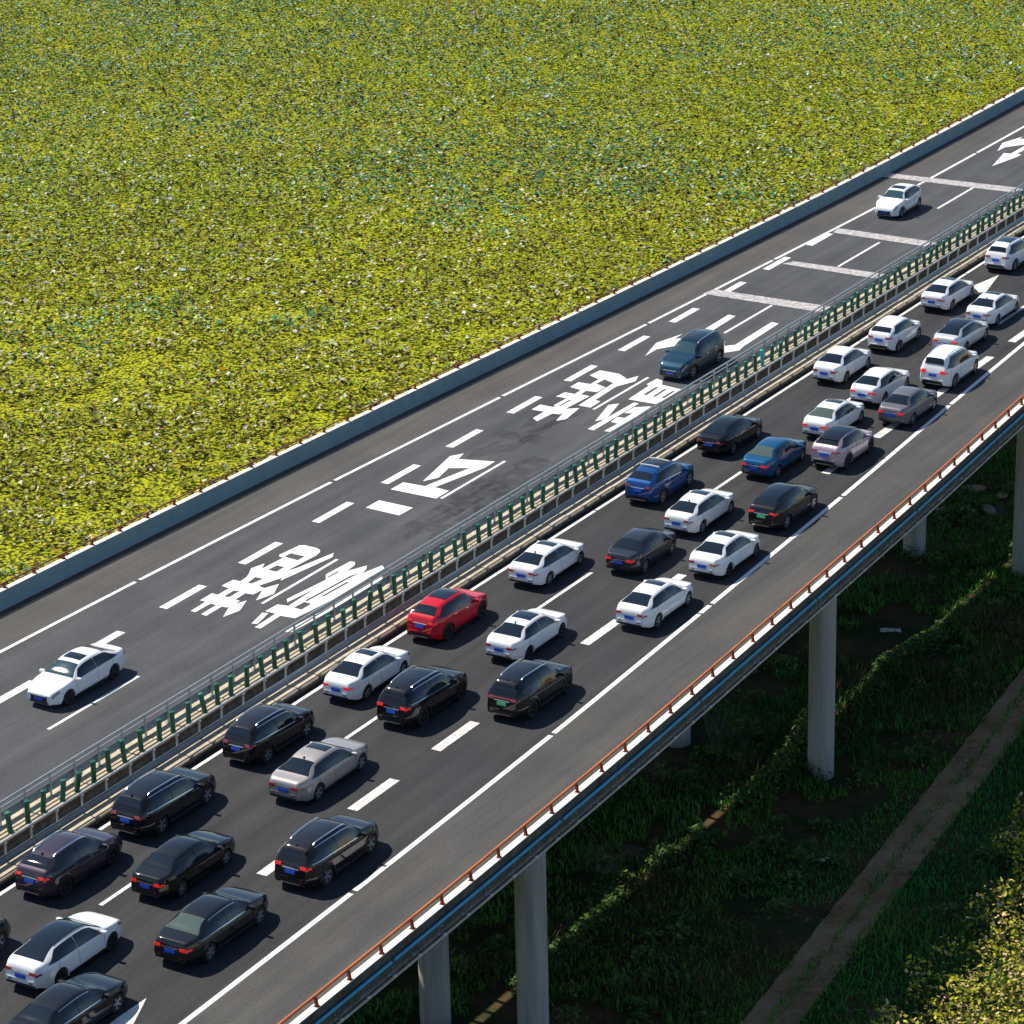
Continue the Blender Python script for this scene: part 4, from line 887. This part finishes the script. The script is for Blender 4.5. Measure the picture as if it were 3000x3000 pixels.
in_view = lambda P, s, t: (np.abs(P[:, 0]) < .19 * P[:, 1] + 10) & (t < -7) & ((vnoise(P[:, 0], P[:, 1], 4.2, 61) * .65 + vnoise(P[:, 0], P[:, 1], 1.3, 62) * .35 < .56) | (t < TRACK(s)))
M['weeds'] = leafy('weed_leaf', .6, .25, .3)
v1, f1, c1 = blades(230000, (-8, 42, 100, 200), .10, .42, .03, .075, GREEN, None, .55, in_view, 11)
obj('ground_cover', fast_mesh('ground_cover', v1, f1, M['weeds'], c1), kind='stuff', label='dark green weeds and low grass under the bridge edge', cat='grass')
DRY = [(.10, .075, .035), (.085, .065, .028), (.060, .060, .020), (.045, .065, .018)]
dry = lambda P, s, t: in_view(P, s, t) & (vnoise(P[:, 0], P[:, 1], 5.5, 31) > .60) & (t > TRACK(s) + 1.0)
v1, f1, c1 = blades(60000, (-8, 42, 100, 200), .5, 1.15, .02, .05, DRY, None, .35, dry, 21)
obj('dry_grass', fast_mesh('dry_grass', v1, f1, M['weeds'], c1), kind='stuff', label='tall brownish dry grass tufts around the bridge columns', cat='grass')
def leaf_cloud(P, Z, rmin, rmax, pal, wts, seed, tilt=.7):
    r = np.random.default_rng(seed); n = len(P); C = np.concatenate([P, Z[:, None]], 1); rad = r.uniform(rmin, rmax, n)
    N = r.normal(0, tilt, (n, 3)); N[:, 2] = np.abs(N[:, 2]) + .6; N /= np.linalg.norm(N, axis=1)[:, None]
    A = np.cross(N, r.normal(0, 1, (n, 3))); A /= np.linalg.norm(A, axis=1)[:, None]; B = np.cross(N, A); w = r.uniform(.45, .85, n)
    V = np.stack([C - A * rad[:, None], C + B * (rad * w)[:, None], C + A * (rad * 1.15)[:, None] - N * (rad * .25)[:, None], C - B * (rad * w)[:, None]], 1)
    b = np.arange(n) * 4; F = np.concatenate([np.stack([b, b + 1, b + 2], 1), np.stack([b, b + 2, b + 3], 1)])
    c = np.array(pal)[r.choice(len(pal), n, p=wts)] * r.uniform(.6, 1.3, n)[:, None]
    return V.reshape(-1, 3), F, np.repeat(c, 4, 0)
# leafy stand in the lower right corner, its tops reaching into the sun
r = np.random.default_rng(5); n = 150000; P = r.random((n, 2)) * (30, 54) + (8, 97); s, t = st_of(P)
hgt = 1.0 + 1.3 * vnoise(P[:, 0], P[:, 1], 1.6, 51); k = (t < TRACK(s) - 3.4 - 3.0 * vnoise(P[:, 0], P[:, 1], 3.0, 41)) & (vnoise(P[:, 0], P[:, 1], .9, 52) > .22 + .5 * np.clip(1 - (TRACK(s) - 3.4 - t) / 4.5, 0, 1))
P = P[k]; hgt = hgt[k]; Z = GZ + hgt * r.random(len(P)) ** .55
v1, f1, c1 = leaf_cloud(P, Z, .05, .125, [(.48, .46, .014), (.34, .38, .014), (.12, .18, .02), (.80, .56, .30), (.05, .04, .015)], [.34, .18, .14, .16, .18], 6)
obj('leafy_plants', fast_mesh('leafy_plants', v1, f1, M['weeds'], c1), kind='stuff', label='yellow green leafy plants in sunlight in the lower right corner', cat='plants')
# dark shrubs under and beside the bridge
r = np.random.default_rng(15); Ps, Zs = [], []
for kk in range(900):
    c = np.array([[r.uniform(-4, 40), r.uniform(102, 195)]]); s, t = st_of(c)
    if abs(t[0] - TRACK(s)[0]) < 2.2 or t[0] > -8 or vnoise(c[:, 0], c[:, 1], 6, 71)[0] < .38: continue
    m_ = int(r.uniform(50, 130)); R_ = r.uniform(.35, 1.0); hh = R_ * r.uniform(.6, 1.0); d_ = r.normal(0, .5, (m_, 2)) * R_
    Ps.append(c + d_); Zs.append(GZ + .08 + hh * np.exp(-(d_ ** 2).sum(1) / R_ ** 2) * r.uniform(.4, 1.0, m_))
for sv in np.arange(2, 80, .32):                                   # a ragged hedge line of creepers parallel to the bridge
    hh = 1.5 * float(vnoise(np.array([sv]), np.array([0.0]), 5.0, 81)[0]) ** 1.5 + .15
    if r.random() < .15 or float(vnoise(np.array([sv]), np.array([9.0]), 3.0, 83)[0]) < .45: continue
    c = W(sv, -15.6 + 1.6 * (float(vnoise(np.array([sv]), np.array([4.0]), 4.0, 84)[0]) - .5), 0)[:2]; m_ = int(60 + 60 * hh); d_ = r.normal(0, .45, (m_, 2))
    Ps.append(c[None, :] + d_); Zs.append(GZ + .05 + hh * np.exp(-(d_ ** 2).sum(1) / .7) * r.uniform(.3, 1.0, m_))
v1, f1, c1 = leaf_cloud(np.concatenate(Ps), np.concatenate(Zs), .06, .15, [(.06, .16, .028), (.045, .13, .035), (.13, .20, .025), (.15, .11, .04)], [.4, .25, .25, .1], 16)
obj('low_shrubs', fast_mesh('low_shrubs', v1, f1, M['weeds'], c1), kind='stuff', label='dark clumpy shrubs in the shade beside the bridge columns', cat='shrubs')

# stones on the track, rubble and litter
def rock(name, seed, m):
    bm = bmesh.new(); bmesh.ops.create_icosphere(bm, subdivisions=2, radius=1.0); r = np.random.default_rng(seed); ph = r.random(9) * 6
    for v in bm.verts:
        x, y, z = v.co; k = 1 + .22 * math.sin(2.3 * x + ph[0]) * math.sin(2.1 * y + ph[1]) + .16 * math.sin(3.7 * z + ph[2]) + .12 * math.sin(5 * y + ph[3]) ; v.co = Vector((x * k, y * k * .85, max(z * k * .6, -.3)))
    me = bpy.data.meshes.new(name); bm.to_mesh(me); bm.free(); me.materials.append(m); return me
M['stone'] = weathered('stone', (.25, .23, .20), (.45, .42, .38), 4)
M['tan_stone'] = weathered('tan_stone', (.35, .22, .13), (.48, .34, .22), 4)
r = np.random.default_rng(77); parts = []
for k in range(420):
    s = r.uniform(8, 60); t = float(TRACK(s)) + r.normal(0, .8); q = W(s, t, GZ + .04); a = r.uniform(.02, .055) * (2.0 if r.random() < .06 else 1)
    v = np.array([(1, 0, 0), (-.3, .9, 0), (-.8, -.6, 0), (.1, .1, 1.1)]) * a * r.uniform(.7, 1.3, (4, 3)) + q; parts.append((list(v), [(0, 1, 3), (1, 2, 3), (2, 0, 3)]))
v, f = merge(parts); obj('track_gravel', mesh('track_gravel', v, f, M['stone']), kind='stuff', label='pale stones scattered on the dirt track', cat='gravel')
for k, (x, y, sc, mm, lb) in enumerate(((28.0, 171.2, .45, 'tan_stone', 'tan boulder beside the column at the right edge, farthest one'), (29.4, 170.0, .36, 'tan_stone', 'tan broken block leaning against the column at the right edge'),
                       (25.6, 167.4, .40, 'stone', 'grey rubble lump at the left end of the rubble line by the mud'), (26.9, 167.3, .5, 'stone', 'grey rubble lump in the middle of the rubble line by the mud'), (28.2, 167.5, .46, 'stone', 'pale rubble lump at the right end of the rubble line by the mud'))):
    o = obj('rubble_stone', rock('rubble_stone', k, M[mm]), loc=(x, y, GZ + .06), rz=k * 1.3, label=lb, cat='stone', group='rubble under the bridge'); o.scale = (sc * 1.5, sc, sc)
def sheet(seed, n=7):
    rr = np.random.default_rng(seed); V = [(i / n - .5, (j / n - .5) * (.7 + .3 * math.sin(i)), .05 + .12 * rr.random()) for i in range(n + 1) for j in range(n + 1)]
    F = [(i * (n + 1) + j, (i + 1) * (n + 1) + j, (i + 1) * (n + 1) + j + 1, i * (n + 1) + j + 1) for i in range(n) for j in range(n)]; return mesh('plastic_scrap', V, F, M['plastic'], True)
M['plastic'] = mat('white_plastic', (.62, .68, .66), .5)
for k, (x, y, sc, lb) in enumerate(((20.1, 149.1, 1.1, 'crumpled white plastic sheet lying in the grass beyond the tall column'), (13.8, 122.9, .5, 'small white scrap of plastic in the grass left of the dirt track'), (21.0, 118.2, .35, 'small white ring of litter right of the dirt track'))):
    o = obj('plastic_scrap', sheet(k), loc=(x, y, GZ + .25), rz=k * .8, label=lb, cat='litter'); o.scale = (sc, sc * .6, sc)
